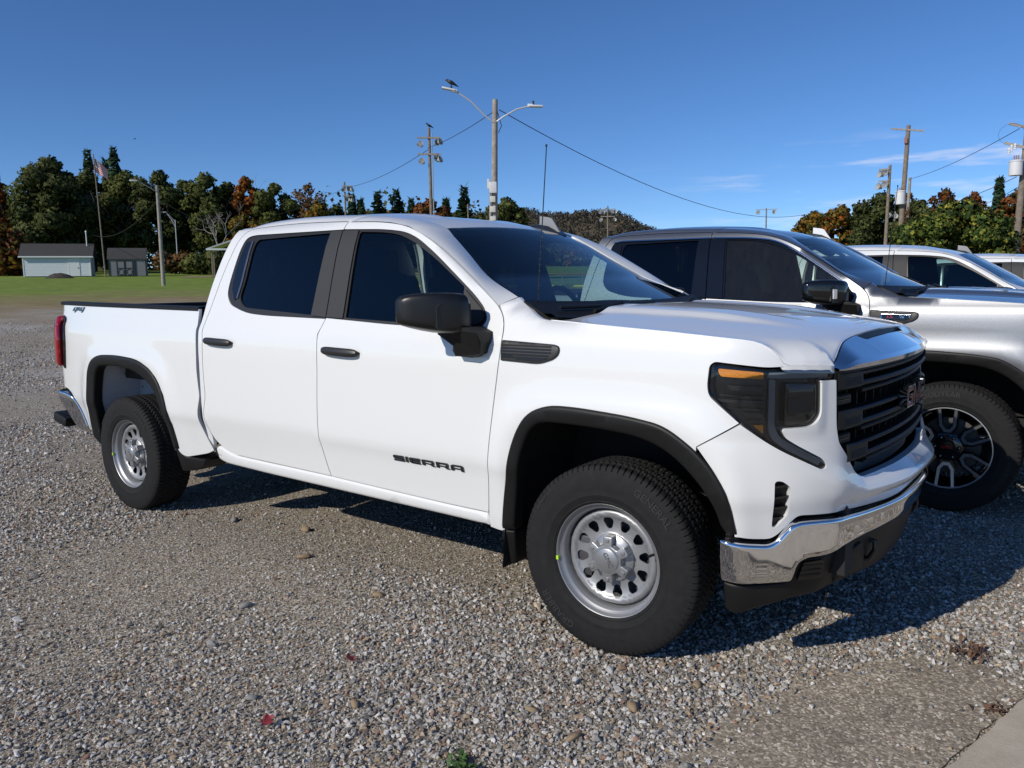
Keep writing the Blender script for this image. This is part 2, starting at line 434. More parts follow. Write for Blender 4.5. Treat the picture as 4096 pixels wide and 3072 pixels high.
mk0 = ramp(N, L, n1.outputs[0], [(.44, 0), (.66, .75)]); vd = N('ShaderNodeVectorMath', operation='DISTANCE'); vd.inputs[1].default_value = tuple(CAM); L(pos, vd.inputs[0]); dr_ = N('ShaderNodeMapRange', interpolation_type='SMOOTHSTEP'); dr_.inputs[1].default_value = 8; dr_.inputs[2].default_value = 17; L(vd.outputs['Value'], dr_.inputs[0]); mkm = N('ShaderNodeMath', operation='MULTIPLY'); L(mk0, mkm.inputs[0]); L(dr_.outputs[0], mkm.inputs[1]); mk = mkm.outputs[0]
mx = N('ShaderNodeMix', data_type='RGBA'); L(mk, mx.inputs[0]); L(fine, mx.inputs[6]); L(stone, mx.inputs[7])
# lawn past the gravel: worn tan margin, then green
sp = N('ShaderNodeSeparateXYZ'); L(pos, sp.inputs[0])
qa = N('ShaderNodeMath', operation='MULTIPLY'); qa.inputs[1].default_value = -.866; L(sp.outputs[0], qa.inputs[0])
qb = N('ShaderNodeMath', operation='MULTIPLY_ADD'); qb.inputs[1].default_value = .5; L(sp.outputs[1], qb.inputs[0]); L(qa.outputs[0], qb.inputs[2])
nq = N('ShaderNodeTexNoise', Scale=.22, Detail=5.0, Roughness=.65); L(pos, nq.inputs['Vector'])
qc = N('ShaderNodeMath', operation='MULTIPLY_ADD'); qc.inputs[1].default_value = 34.0; L(nq.outputs[0], qc.inputs[0]); L(qb.outputs[0], qc.inputs[2])
g1 = N('ShaderNodeMapRange', interpolation_type='SMOOTHSTEP'); g1.inputs[1].default_value = 38; g1.inputs[2].default_value = 54; L(qc.outputs[0], g1.inputs[0])
g2 = N('ShaderNodeMapRange', interpolation_type='SMOOTHSTEP'); g2.inputs[1].default_value = 50; g2.inputs[2].default_value = 72; L(qc.outputs[0], g2.inputs[0])
ng = N('ShaderNodeTexNoise', Scale=.9, Detail=7.0, Roughness=.7); L(pos, ng.inputs['Vector'])
tan = ramp(N, L, ng.outputs[0], [(.3, (.20, .155, .080)), (.7, (.30, .235, .13))]); grn = ramp(N, L, ng.outputs[0], [(.3, (.12, .18, .030)), (.55, (.185, .25, .046)), (.75, (.30, .32, .085))])
ma = N('ShaderNodeMix', data_type='RGBA'); L(g1.outputs[0], ma.inputs[0]); L(mx.outputs[2], ma.inputs[6]); L(tan, ma.inputs[7])
mb = N('ShaderNodeMix', data_type='RGBA'); L(g2.outputs[0], mb.inputs[0]); L(ma.outputs[2], mb.inputs[6]); L(grn, mb.inputs[7])
L(mb.outputs[2], B.inputs['Base Color']); B.inputs['Roughness'].default_value = .9; B.inputs['Specular IOR Level'].default_value = .15
bp = N('ShaderNodeBump', Strength=.5, Distance=.008); ad = N('ShaderNodeMath', operation='ADD'); L(v2.outputs['Distance'], ad.inputs[0]); L(n2.outputs[0], ad.inputs[1]); L(ad.outputs[0], bp.inputs['Height']); bp.invert = True; L(bp.outputs[0], B.inputs['Normal'])
def axis(lo, hi, near, far_step):
    c = [0.0]; st = near
    while c[-1] < hi: c.append(c[-1] + st); st = min(st * 1.16, far_step)
    d = [0.0]; st = near
    while d[-1] > lo: d.append(d[-1] - st); st = min(st * 1.16, far_step)
    return np.array(sorted(set(d + c)))
gx, gy = axis(-900, 900, .7, 90), axis(-900, 1400, .7, 90)
X, Y = np.meshgrid(gx, gy, indexing='ij'); Z = gz(X, Y)
V = np.stack([X, Y, Z], -1).reshape(-1, 3); ny = len(gy)
F = [(i * ny + j, (i + 1) * ny + j, (i + 1) * ny + j + 1, i * ny + j + 1) for i in range(len(gx) - 1) for j in range(ny - 1)]
tag(obj('ground', finish('ground', V, F, True), 'ground'), None, None, kind='structure')
# asphalt apron and concrete slab in the near right corner
m, t, N, B, L = node_mat('asphalt')
co = N('ShaderNodeTexCoord'); v = N('ShaderNodeTexVoronoi', Scale=120.0); L(co.outputs['Object'], v.inputs['Vector']); s = N('ShaderNodeSeparateColor'); L(v.outputs['Color'], s.inputs[0])
n = N('ShaderNodeTexNoise', Scale=3.0, Detail=6.0, Roughness=.7); L(co.outputs['Object'], n.inputs['Vector'])
a1 = ramp(N, L, s.outputs[0], [(0, (.18, .152, .115)), (.5, (.30, .255, .195)), (.8, (.41, .35, .27)), (.95, (.62, .54, .42)), (1, (.72, .63, .50))])
a2 = ramp(N, L, n.outputs[0], [(.3, .75), (.7, 1.15)]); mu = N('ShaderNodeMix', data_type='RGBA', blend_type='MULTIPLY'); mu.inputs[0].default_value = 1; L(a1, mu.inputs[6]); L(a2, mu.inputs[7]); L(mu.outputs[2], B.inputs['Base Color'])
B.inputs['Roughness'].default_value = .85; B.inputs['Specular IOR Level'].default_value = .25
bp = N('ShaderNodeBump', Strength=.35, Distance=.003); bp.invert = True; L(v.outputs['Distance'], bp.inputs['Height']); L(bp.outputs[0], B.inputs['Normal'])
m, t, N, B, L = node_mat('concrete')
co = N('ShaderNodeTexCoord'); n = N('ShaderNodeTexNoise', Scale=5.0, Detail=9.0, Roughness=.75); L(co.outputs['Object'], n.inputs['Vector']); n3 = N('ShaderNodeTexNoise', Scale=160.0, Detail=3.0); L(co.outputs['Object'], n3.inputs['Vector'])
L(ramp(N, L, n.outputs[0], [(.25, (.36, .31, .235)), (.5, (.50, .435, .34)), (.75, (.58, .51, .41))]), B.inputs['Base Color']); B.inputs['Roughness'].default_value = .88
bp = N('ShaderNodeBump', Strength=.5, Distance=.003); L(n3.outputs[0], bp.inputs['Height']); L(bp.outputs[0], B.inputs['Normal'])
def jag(poly, amp, step, seed):
    r_ = np.random.default_rng(seed); q = dense(poly, step); return [(a + r_.normal(0, amp), b + r_.normal(0, amp)) for a, b in q]
flat = lambda z0: (lambda u, v, off=0.0: np.stack(np.broadcast_arrays(np.asarray(u, float), np.asarray(v, float), z0 + off), -1))
ASPH = jag([(.575, -1.4), (.60, -1.08), (.68, -.78), (.85, -.50), (1.05, -.27), (1.25, -.24), (1.405, -.32), (1.39, -.43), (1.245, -1.042), (.99, -2.1), (.72, -3.2), (.40, -4.6), (-.6, -4.6), (.0, -3), (.42, -2)], .010, .05, 3)
CONC = [(1.425, -.36), (1.268, -1.03), (1.01, -2.1), (.74, -3.2), (.42, -4.6), (-.2, -7.5), (4, -9), (6, -.5), (2.4, .2), (1.55, .0)]
tag(obj('asphalt_apron', panel('asphalt_apron', flat(.008), ASPH, step=.15, edge=.012), 'asphalt'), None, None, kind='structure')
tag(obj('concrete_slab', panel('concrete_slab', flat(.030), jag(CONC, .004, .06, 5), step=.25, edge=.04, roll=.008), 'concrete'), None, None, kind='structure')
# ------------------------------------------------------------------ loose gravel: real stones, scattered as instances
def vnoise(x, y, s, seed):
    r_ = np.random.default_rng(seed); T = r_.random((64, 64)); x = np.asarray(x) / s; y = np.asarray(y) / s; i = np.floor(x).astype(int); j = np.floor(y).astype(int); u = x - i; v = y - j; u = u * u * (3 - 2 * u); v = v * v * (3 - 2 * v)
    g = lambda a, b: T[a % 64, b % 64]
    return g(i, j) * (1 - u) * (1 - v) + g(i + 1, j) * u * (1 - v) + g(i, j + 1) * (1 - u) * v + g(i + 1, j + 1) * u * v
m, t, N, B, L = node_mat('stone')
oi = N('ShaderNodeObjectInfo'); co = N('ShaderNodeTexCoord'); n = N('ShaderNodeTexNoise', Scale=1.3, Detail=6.0, Roughness=.7); L(co.outputs['Object'], n.inputs['Vector'])
c1 = ramp(N, L, oi.outputs['Random'], [(0, (.11, .105, .098)), (.18, (.245, .234, .220)), (.45, (.415, .397, .372)), (.65, (.52, .503, .48)), (.76, (.66, .64, .61)), (.80, (.44, .345, .24)), (.90, (.30, .225, .155)), (.94, (.31, .175, .13)), (.965, (.20, .19, .15)), (1, (.60, .53, .43))])
c2 = ramp(N, L, n.outputs[0], [(.25, .55), (.5, .95), (.68, 1.35)]); mu = N('ShaderNodeMix', data_type='RGBA', blend_type='MULTIPLY'); mu.inputs[0].default_value = 1; L(c1, mu.inputs[6]); L(c2, mu.inputs[7]); L(mu.outputs[2], B.inputs['Base Color'])
B.inputs['Roughness'].default_value = .85; B.inputs['Specular IOR Level'].default_value = .3
def rock(seed, flatn, npt=15, jit=.35):
    r_ = np.random.default_rng(seed); bm = bmesh.new()
    for _ in range(npt):
        d = r_.normal(size=3); d /= np.linalg.norm(d); d *= .5 * (1 - jit * r_.random()); bm.verts.new((d[0] * 1.15, d[1] * .9, d[2] * flatn))
    bmesh.ops.convex_hull(bm, input=bm.verts[:]); 
    for v_ in [v_ for v_ in bm.verts if not v_.link_faces]: bm.verts.remove(v_)
    me = bpy.data.meshes.new('stone'); bm.to_mesh(me); bm.free(); return me
stones = bpy.data.collections.new('stones')
for k in range(14):
    me = rock(100 + k, .62 + .25 * (k % 3) / 2, 13 + k % 5); me.materials.append(MATS['stone']); o = bpy.data.objects.new('stone', me); stones.objects.link(o)
NS = []
for d0, d1, dens in ((1.0, 3.2, 4600), (3.2, 5.0, 4000), (5.0, 7.5, 2500), (7.5, 11.0, 1250), (11.0, 15.0, 620), (15.0, 20.0, 300), (20.0, 30.0, 150)):
    ang = R(84); n_ = int(.5 * ang * (d1 ** 2 - d0 ** 2) * dens); rr = np.sqrt(rng.random(n_) * (d1 ** 2 - d0 ** 2) + d0 ** 2); aa = YAW + R(3) + (rng.random(n_) - .5) * ang
    x = CAM[0] + rr * np.cos(aa); y = CAM[1] + rr * np.sin(aa)
    mask = .65 * vnoise(x, y, 1.3, 1) + .35 * vnoise(x, y, .45, 2)
    # beaten tracks with fine grit under and beside the truck and across the lot
    trk = np.exp(-((y + .55 + .10 * np.sin(x * 1.7)) / .34) ** 2) * (x < -.6) * (x > -4.5) * .55 + .45 * np.exp(-((y + 1.9 - .35 * (x + 3)) / .5) ** 2) * (x < -2)
    keep = rng.random(n_) < np.clip(.30 + 2.3 * (mask - .30) - trk, .15, 1)
    P2 = np.stack([x, y], 1); ia = inside(P2, ASPH); ic = inside(P2, CONC)
    da = dist(P2[ia], [ASPH]) if ia.any() else np.zeros(0); ka = np.ones(n_, bool); ka[ia] = rng.random(ia.sum()) < np.clip(.55 * np.exp(-da / .05), .008, 1)
    keep &= ka & (~ic | (rng.random(n_) < .004))
    size = (.0115 + .0165 * rng.random(n_) ** 1.7) * (.62 + .66 * mask) * (1 + .05 * np.clip(rr - 5, 0, 22)); big = rng.random(n_) < .006; size = np.where(big, size * 1.9, size)
    z = gz(x, y) + size * .16 + np.where(ia, .008, 0) + np.where(ic, .030, 0)
    keep &= rng.random(n_) < np.clip((30 - rr) / 13, 0, 1)
    NS.append(np.stack([x, y, z, size], 1)[keep])
for d0, d1, dens in ((1.2, 3.4, 5200), (3.4, 6.0, 2600)):       # grit between the stones
    n_ = int(.5 * ang * (d1 ** 2 - d0 ** 2) * dens); rr = np.sqrt(rng.random(n_) * (d1 ** 2 - d0 ** 2) + d0 ** 2); aa = YAW + R(3) + (rng.random(n_) - .5) * ang; x = CAM[0] + rr * np.cos(aa); y = CAM[1] + rr * np.sin(aa); P2 = np.stack([x, y], 1); size = .0045 + .006 * rng.random(n_)
    k = ~inside(P2, CONC) & (~inside(P2, ASPH) | (rng.random(n_) < .03)); NS.append(np.stack([x, y, gz(x, y) + size * .2 + np.where(inside(P2, ASPH), .008, 0), size], 1)[k])
NS = np.concatenate(NS); n_ = len(NS)
me = bpy.data.meshes.new('gravel'); me.vertices.add(n_); me.vertices.foreach_set('co', NS[:, :3].astype(np.float32).ravel())
a = me.attributes.new('rot', 'FLOAT_VECTOR', 'POINT'); a.data.foreach_set('vector', np.stack([rng.normal(0, .35, n_), rng.normal(0, .35, n_), rng.random(n_) * 6.283], 1).astype(np.float32).ravel())
a = me.attributes.new('scl', 'FLOAT_VECTOR', 'POINT'); a.data.foreach_set('vector', (NS[:, 3:4] * (1 + rng.normal(0, .14, (n_, 3)))).astype(np.float32).ravel())
a = me.attributes.new('pick', 'INT', 'POINT'); a.data.foreach_set('value', rng.integers(0, 14, n_).astype(np.int32))
g = bpy.data.node_groups.new('scatter_stones', 'GeometryNodeTree'); g.interface.new_socket('Geometry', in_out='INPUT', socket_type='NodeSocketGeometry'); g.interface.new_socket('Geometry', in_out='OUTPUT', socket_type='NodeSocketGeometry')
gi = g.nodes.new('NodeGroupInput'); go = g.nodes.new('NodeGroupOutput'); ip = g.nodes.new('GeometryNodeInstanceOnPoints'); ci = g.nodes.new('GeometryNodeCollectionInfo')
ci.inputs['Collection'].default_value = stones; ci.inputs['Separate Children'].default_value = True; ci.inputs['Reset Children'].default_value = True; ip.inputs['Pick Instance'].default_value = True
def na(nm, ty): q = g.nodes.new('GeometryNodeInputNamedAttribute'); q.data_type = ty; q.inputs['Name'].default_value = nm; return q.outputs['Attribute']
g.links.new(gi.outputs[0], ip.inputs['Points']); g.links.new(ci.outputs[0], ip.inputs['Instance']); g.links.new(na('pick', 'INT'), ip.inputs['Instance Index']); g.links.new(na('rot', 'FLOAT_VECTOR'), ip.inputs['Rotation']); g.links.new(na('scl', 'FLOAT_VECTOR'), ip.inputs['Scale']); g.links.new(ip.outputs[0], go.inputs[0])
go_ = bpy.data.objects.new('gravel', me); C.objects.link(go_); md = go_.modifiers.new('scatter', 'NODES'); md.node_group = g
tag(go_, 'loose grey crushed stone covering the parking lot', 'gravel', kind='stuff')
# bigger cobbles one can pick out
mat('cobble_tan', (.26, .19, .115), .8, var=(30, .35)); mat('cobble_grey', (.22, .215, .205), .8, var=(30, .35))
COB = [(-.30, -2.22, .062), (.235, -1.585, .055), (-.52, -1.86, .05), (-.86, -2.05, .045), (.42, -1.02, .05), (.02, -1.52, .05), (-1.62, -1.55, .06), (-2.35, -.62, .08), (-1.95, -.95, .07), (-2.9, -.75, .07), (-1.2, -1.1, .055), (.18, -1.98, .045), (-.05, -2.55, .06), (-.62, -2.42, .045), (.30, -1.30, .06), (-1.0, -2.42, .04)]
for k, (x, y, s_) in enumerate(COB):
    me = rock(900 + k, .6, 26, .15); me.shade_smooth(); o = obj('cobble', me, 'cobble_tan' if k % 3 else 'cobble_grey', None, (x, y, s_ * .17), (0, 0, k * 1.3)); o.scale = (s_ * 1.15, s_ * .85, s_ * .9)
    tag(o, ('rounded tan cobble lying among the grey gravel' if k % 3 else 'rounded grey cobble lying among the gravel chips'), 'stone', 'tan cobbles in the gravel' if k % 3 else 'grey cobbles in the gravel')
# fallen red leaves and a weed
mat('red_leaf', (.20, .022, .030), .55, var=(90, .4)); mat('weed', (.055, .115, .025), .7, var=(60, .4)); mat('dry_weed', (.13, .070, .040), .8, var=(60, .4))
def maple(x, y, s_, rz, tilt, label):
    pts = []
    for k in range(15):
        a_ = R(-90 + k * 24); r_ = (.46 if k % 3 == 0 else .40 if k % 3 == 1 else .31) * (1.15 if k in (6, 7, 8, 9) else 1); pts.append((r_ * math.cos(a_), r_ * math.sin(a_)))
    w = MB(); w.prism(pts, lambda a_, b_, s: (a_ * s_, b_ * s_, (.75 * a_ * a_ + .55 * abs(b_) ** 1.5) * s_ + (.0 if s == 0 else .0012)))
    lf = w.mesh('fallen_leaf', False); o = obj('fallen_leaf', lf, 'red_leaf', None, (x, y, .022), (tilt, .15, rz)); tag(o, label, 'leaf')
maple(-.655, -2.13, .052, .4, .35, 'dark red fallen leaf on the gravel, nearer the bottom edge')
maple(-.775, -1.655, .050, 1.9, .5, 'deep red curled leaf on the gravel, the farther one')
def tuft(x, y, n_, h, spread, m_, name, label, seed):
    r_ = np.random.default_rng(seed); w = MB()
    for k in range(n_):
        a_ = r_.random() * 6.283; l = h * (.5 + .7 * r_.random()); b_ = np.array([x + r_.normal(0, spread * .4), y + r_.normal(0, spread * .4), .008]); d = np.array([math.cos(a_), math.sin(a_), 0]); p = np.array([-d[1], d[0], 0]) * (.004 + .005 * r_.random())
        A, B_, T = b_, b_ + d * l * .4 + np.array([0, 0, l * .7]), b_ + d * l * .95 + np.array([0, 0, l * (.5 + .4 * r_.random())])
        w.add([A - p * .5, A + p * .5, B_ + p, B_ - p, T], [(0, 1, 2, 3), (3, 2, 4)])
    o = w.build(name, m_, None, False); tag(o, label, 'weed', kind='stuff')
tuft(.045, -1.93, 50, .026, .05, 'weed', 'weed_tuft', 'small green weed tuft growing in the gravel', 4)
tuft(1.19, -.18, 45, .035, .10, 'dry_weed', 'dry_weed', 'dry reddish brown weed at the far edge of the asphalt', 6)
tuft(1.345, -.60, 40, .022, .08, 'dry_weed', 'dry_weed', 'small dry weed in the joint beside the concrete slab', 8)
# ------------------------------------------------------------------ trees
m, t, N, B, L = node_mat('foliage')
at = N('ShaderNodeAttribute'); at.attribute_name = 'tint'; L(at.outputs['Color'], B.inputs['Base Color']); B.inputs['Roughness'].default_value = .75; B.inputs['Specular IOR Level'].default_value = .15
tl = N('ShaderNodeBsdfTranslucent'); L(at.outputs['Color'], tl.inputs[0]); ms = N('ShaderNodeMixShader'); ms.inputs[0].default_value = .34; L(B.outputs[0], ms.inputs[1]); L(tl.outputs[0], ms.inputs[2]); L(ms.outputs[0], t.nodes['Material Output'].inputs[0])
mat('bark', (.085, .070, .055), .9, bump=(14, .6, .02), var=(9, .3)); mat('dead_wood', (.20, .185, .17), .9, var=(9, .3))
GREEN = [(.105, .125, .036), (.130, .150, .042), (.150, .165, .048), (.080, .095, .032)]
DGREEN = [(.072, .088, .030), (.095, .114, .037), (.120, .138, .045), (.054, .070, .027)]
CONIF = [(.014, .030, .016), (.022, .042, .020), (.032, .055, .026)]
ORANGE = [(.30, .090, .016), (.24, .075, .020), (.34, .13, .020), (.16, .055, .020), (.10, .075, .020)]
YELLOW = [(.24, .16, .022), (.17, .13, .024), (.10, .095, .022), (.28, .13, .020), (.055, .070, .020)]
BROWN = [(.16, .085, .035), (.12, .075, .035), (.20, .10, .035), (.085, .070, .030)]
VINE = [(.075, .105, .020), (.045, .075, .018), (.12, .135, .024), (.026, .045, .014), (.20, .18, .030), (.026, .045, .014)]
RUST = [(.17, .060, .022), (.22, .075, .022), (.12, .055, .025), (.07, .06, .022)]
CONIF = [tuple(v * 1.9 for v in c) for c in CONIF]
VINE = [tuple(v * 1.75 for v in c) for c in VINE]
YELLOW = [tuple(v * 1.2 for v in c) for c in YELLOW]
ORANGE = [tuple(v * 1.25 for v in c) for c in ORANGE]
BROWN = [tuple(v * 1.25 for v in c) for c in BROWN]
RUST = [tuple(v * 1.25 for v in c) for c in RUST]
def cloud_mesh(name, blobs, n, size, pal, seed, shell=.55, pal_w=None, flatz=1.0):
    """leaf-sized faces spread through a crown made of overlapping masses"""
    r_ = np.random.default_rng(seed); c = np.array([b[0] for b in blobs], float); rad = np.array([b[1] for b in blobs], float)
    wgt = (rad[:, 0] * rad[:, 1] * rad[:, 2]) ** (2 / 3); k = r_.choice(len(blobs), n, p=wgt / wgt.sum()); d = r_.normal(size=(n, 3)); d /= np.linalg.norm(d, axis=1)[:, None]
    lump = .95 + .15 * np.sin(d[:, 0] * 7 + k * 1.7) * np.sin(d[:, 1] * 6 + k * 2.3) + .09 * np.sin(d[:, 2] * 9 + k)
    rr = (1 - shell * r_.random(n) ** 1.6) * lump; pts = c[k] + d * rad[k] * rr[:, None]
    nr = d + r_.normal(0, .75, (n, 3)); nr /= np.linalg.norm(nr, axis=1)[:, None]; up = r_.normal(size=(n, 3)); a_ = np.cross(nr, up); a_ /= np.linalg.norm(a_, axis=1)[:, None]; b_ = np.cross(nr, a_)
    s_ = size * (.55 + .9 * r_.random(n)); a_ *= s_[:, None] * .62; b_ *= s_[:, None] * (.38 + .3 * r_.random(n))[:, None]
    bend = nr * (s_ * .22)[:, None]
    V = np.stack([pts - a_ * .9, pts - b_ + bend * .3, pts + a_ * 1.1, pts + b_ * .95 + bend * .3], 1).reshape(-1, 3)
    me = bpy.data.meshes.new(name); me.from_pydata(V.tolist(), [], np.arange(4 * n).reshape(n, 4).tolist()); me.shade_smooth()
    sn = d + r_.normal(0, .28, (n, 3)); sn /= np.linalg.norm(sn, axis=1)[:, None]; me.normals_split_custom_set_from_vertices(np.repeat(sn, 4, 0).tolist())
    P_ = np.array(pal); pw = r_.dirichlet(np.ones(len(pal)) * 1.2, len(blobs)); cum = np.cumsum(pw, 1); idx = (r_.random(n)[:, None] > cum[k]).sum(1).clip(0, len(pal) - 1)
    idx = np.where(r_.random(n) < .35, r_.integers(0, len(pal), n), idx)
    col = P_[idx] * (.72 + .56 * r_.random(n))[:, None]
    at_ = me.attributes.new('tint', 'FLOAT_COLOR', 'FACE'); at_.data.foreach_set('color', np.concatenate([col, np.ones((n, 1))], 1).astype(np.float32).ravel()); me.materials.append(MATS['foliage'])
    return me
def limb(w, p, d, l, r, depth, r_, tips):
    q = p + d * l; w.tube([tuple(p), tuple(p + d * l * .5 + r_.normal(0, l * .03, 3)), tuple(q)], [r, r * .8, r * .6], 6, False)
    if depth == 0: tips.append(q); return
    for _ in range(2 + (r_.random() < .5)):
        e = d + r_.normal(0, .55, 3); e[2] += .12; e /= np.linalg.norm(e); limb(w, q, e, l * (.62 + .2 * r_.random()), r * .58, depth - 1, r_, tips)
def tree(az, d, top, wdeg, pal, label, seed, name='broadleaf_tree', n=8500, size=.30, group='trees behind the lawn', lift=.18, squat=1.0):
    r_ = np.random.default_rng(seed); b = np.array(P(az, d)); zt = CAM[2] + d * math.tan(R(top)); h = zt - b[2]; wd_ = 2 * d * math.tan(R(wdeg / 2)); root = empty(name, tuple(b), 0, label, 'tree', group)
    w = MB(); tips = []; limb(w, np.zeros(3), np.array([r_.normal(0, .03), r_.normal(0, .03), 1.0]), h * .30, h * .020 + .06, 3, r_, tips); w.build('trunk', 'bark', root, sharp=60)
    blobs = []; nb = 20
    for k in range(nb):
        t_ = (k + .5) / nb; zz = h * (lift + (1 - lift) * (.06 + .84 * t_)); env = math.sin(math.pi * (.20 + .66 * t_)) ** .55; a_ = k * 2.4 + r_.random(); rho = wd_ * .40 * env * (.45 + .60 * r_.random()) * (.25 if k >= nb - 2 else 1)
        br = wd_ * (.17 + .09 * r_.random()) * (.80 if t_ > .8 else 1); blobs.append(((rho * math.cos(a_), rho * math.sin(a_), min(zz, h - br * .72)), (br, br, br * (.72 + .25 * r_.random()))))
    obj('crown', cloud_mesh('crown', blobs, n, size, pal, seed + 1), None, root); return root
def conifer(az, d, top, wdeg, label, seed, n=34, pal=CONIF, airy=1.0, group='conifers behind the lawn'):
    r_ = np.random.default_rng(seed); b = np.array(P(az, d)); h = CAM[2] + d * math.tan(R(top)) - b[2]; wd_ = d * math.tan(R(wdeg / 2)); root = empty('conifer_tree', tuple(b), 0, label, 'tree', group)
    w = MB(); w.tube([(0, 0, 0), (0, 0, h * .6), (0, 0, h)], [.22, .13, .02], 7); w.build('trunk', 'bark', root, sharp=60)
    V = []; F = []; cols = []
    for k in range(n):
        t_ = k / (n - 1); z = h * (.10 + .89 * t_); L_ = wd_ * 1.25 * (1 - t_) ** .8 * (.75 + .45 * r_.random()) + .22
        for q in range(11 if t_ < .8 else 8):
            a_ = r_.random() * 6.283; D = np.array([math.cos(a_), math.sin(a_), 0]); p = np.array([-D[1], D[0], 0]); l = L_ * (.7 + .5 * r_.random()); nseg = max(2, int(l / .5))
            for s in range(nseg):
                f0, f1 = s / nseg, (s + 1.15) / nseg; dz = lambda f: z + l * (.16 * f - .42 * f * f) * airy; ww = .50 * (1 - .5 * f0) * (.7 + .6 * r_.random()) + .10; tw = r_.normal(0, .5)
                A = D * l * f0 + np.array([0, 0, dz(f0)]); B_ = D * l * f1 + np.array([0, 0, dz(f1)]); n0 = len(V); pp = p * ww + np.array([0, 0, tw * ww]); V += [A - pp, B_ - pp * .5 + np.array([0, 0, -.12]), B_ + pp * .5 + np.array([0, 0, -.12]), A + pp]; F.append((n0, n0 + 1, n0 + 2, n0 + 3)); cols.append(np.array(pal[r_.integers(len(pal))]) * (.7 + .6 * r_.random()))
    me = bpy.data.meshes.new('crown'); me.from_pydata([tuple(v) for v in V], [], F); a_ = me.attributes.new('tint', 'FLOAT_COLOR', 'FACE'); a_.data.foreach_set('color', np.concatenate([np.array(cols), np.ones((len(cols), 1))], 1).astype(np.float32).ravel()); me.materials.append(MATS['foliage'])
    obj('crown', me, None, root); return root
def bush(az, d, top, wdeg, pal, label, seed, n=1500, size=.35, name='bush', group='bushes along the lawn', deep=1.0):
    b = np.array(P(az, d)); h = CAM[2] + d * math.tan(R(top)) - b[2]; wd_ = 2 * d * math.tan(R(wdeg / 2)); r_ = np.random.default_rng(seed); root = empty(name, tuple(b), R(az - 90), label, 'bush', group); bl = []
    for k in range(9): x = (r_.random() - .5) * wd_ * .72; rr = h * (.36 + .14 * r_.random()); bl.append(((x, (r_.random() - .5) * deep, rr * (.7 + .5 * r_.random())), (min(rr * 1.3, wd_ * .3), rr, rr * .95)))
    obj('leaves', cloud_mesh('leaves', bl, n, size, pal, seed), None, root)
    w = MB(); w.tube([(0, 0, 0), (.1, 0, h * .5)], .06, 5); w.build('stem', 'bark', root); return root
TR = 'trees behind the lawn'
tree(159.7, 122, 7.45, 3.0, ORANGE, 'orange maple at the left edge of the picture', 21)
tree(156.5, 112, 8.35, 4.7, DGREEN, 'tall broad dark green tree behind the white shed', 22, n=20000)
tree(154.5, 118, 7.75, 3.0, DGREEN, 'dark green tree just left of the flagpole', 23, n=10500)
tree(152.4, 116, 7.75, 3.2, GREEN, 'green tree behind the small grey shed', 24, n=10500)
tree(150.5, 114, 7.95, 3.2, DGREEN, 'dark green tree behind the wooden lamp pole', 25, n=11000)
tree(149.0, 118, 7.45, 2.8, DGREEN, 'dark green tree right of the wooden lamp pole', 26)
tree(147.6, 112, 7.80, 3.1, GREEN, 'dark green tree above the picnic shelter roof', 27, n=10500)
tree(146.3, 116, 7.35, 2.6, DGREEN, 'dark green tree left of the bright orange maple', 28)
tree(145.1, 112, 7.85, 2.1, ORANGE, 'bright orange maple between two dark green trees', 29, n=5200, size=.30)
tree(145.3, 106, 5.2, 2.2, YELLOW, 'low yellow and orange tree under the bright orange maple', 30, n=7000)
tree(143.3, 110, 7.35, 2.9, GREEN, 'rounded green tree right of the bright orange maple', 31, n=10500)
tree(141.0, 116, 7.45, 3.0, BROWN, 'thin brown-leaved tree left of the nearer pair of floodlight poles', 32, n=3600, size=.28)
tree(140.3, 106, 6.05, 3.0, YELLOW, 'yellow green tree in front of the thin brown one', 33, n=7000, lift=.08)
tree(136.9, 118, 5.6, 1.6, BROWN, 'small brown tree beside the dark conifers', 34, n=3000)
tree(135.7, 112, 5.55, 1.8, YELLOW, 'low yellow green tree between the pines', 35, n=3600)
tree(134.2, 112, 5.6, 1.8, GREEN, 'low green tree left of the rust orange one', 36, n=3600)
tree(132.7, 100, 6.30, 3.0, RUST, 'rust orange tree behind the twin-armed floodlight pole', 37, n=7000)
tree(127.3, 76, 6.25, 3.7, GREEN + YELLOW[2:3], 'green tree behind the double street lamp pole', 38, n=8000, size=.25)
tree(129.2, 84, 5.30, 1.4, GREEN, 'small green tree left of the double street lamp pole', 39, n=2600, size=.25)
tree(139.2, 120, 5.9, 2.2, DGREEN, 'dark green tree filling the gap left of the far floodlight pole', 81, n=5000)
tree(137.2, 124, 5.5, 2.4, GREEN, 'olive green tree behind the pair of dark conifers', 82, n=5000)
tree(133.5, 122, 5.5, 2.4, DGREEN, 'low dark tree behind the left side of the rust orange one', 83, n=5000)
tree(131.0, 118, 5.3, 2.2, GREEN, 'low olive tree behind the slim white pine', 84, n=4600)
conifer(154.36, 128, 8.75, 1.5, 'spruce top above the dark trees, left of the flagpole', 41)
conifer(153.4, 130, 8.25, .9, 'small spruce right behind the flag', 42)
conifer(152.9, 128, 9.0, 1.9, 'tallest spruce, right of the flagpole', 43)
conifer(138.1, 112, 6.45, 1.1, 'dark conifer touching the far floodlight pole', 44); conifer(137.5, 112, 6.1, 1.0, 'dark conifer second right of the far floodlight pole', 45)
conifer(136.3, 108, 6.65, 1.7, 'pine with wide boughs, left of the pair', 46, 26, airy=-.5); conifer(135.05, 108, 6.75, 1.9, 'pine with wide boughs, right of the pair', 47, 26, airy=-.5); conifer(134.0, 112, 6.15, 1.1, 'small pine beside the rust orange tree', 48, 26, airy=-.4)
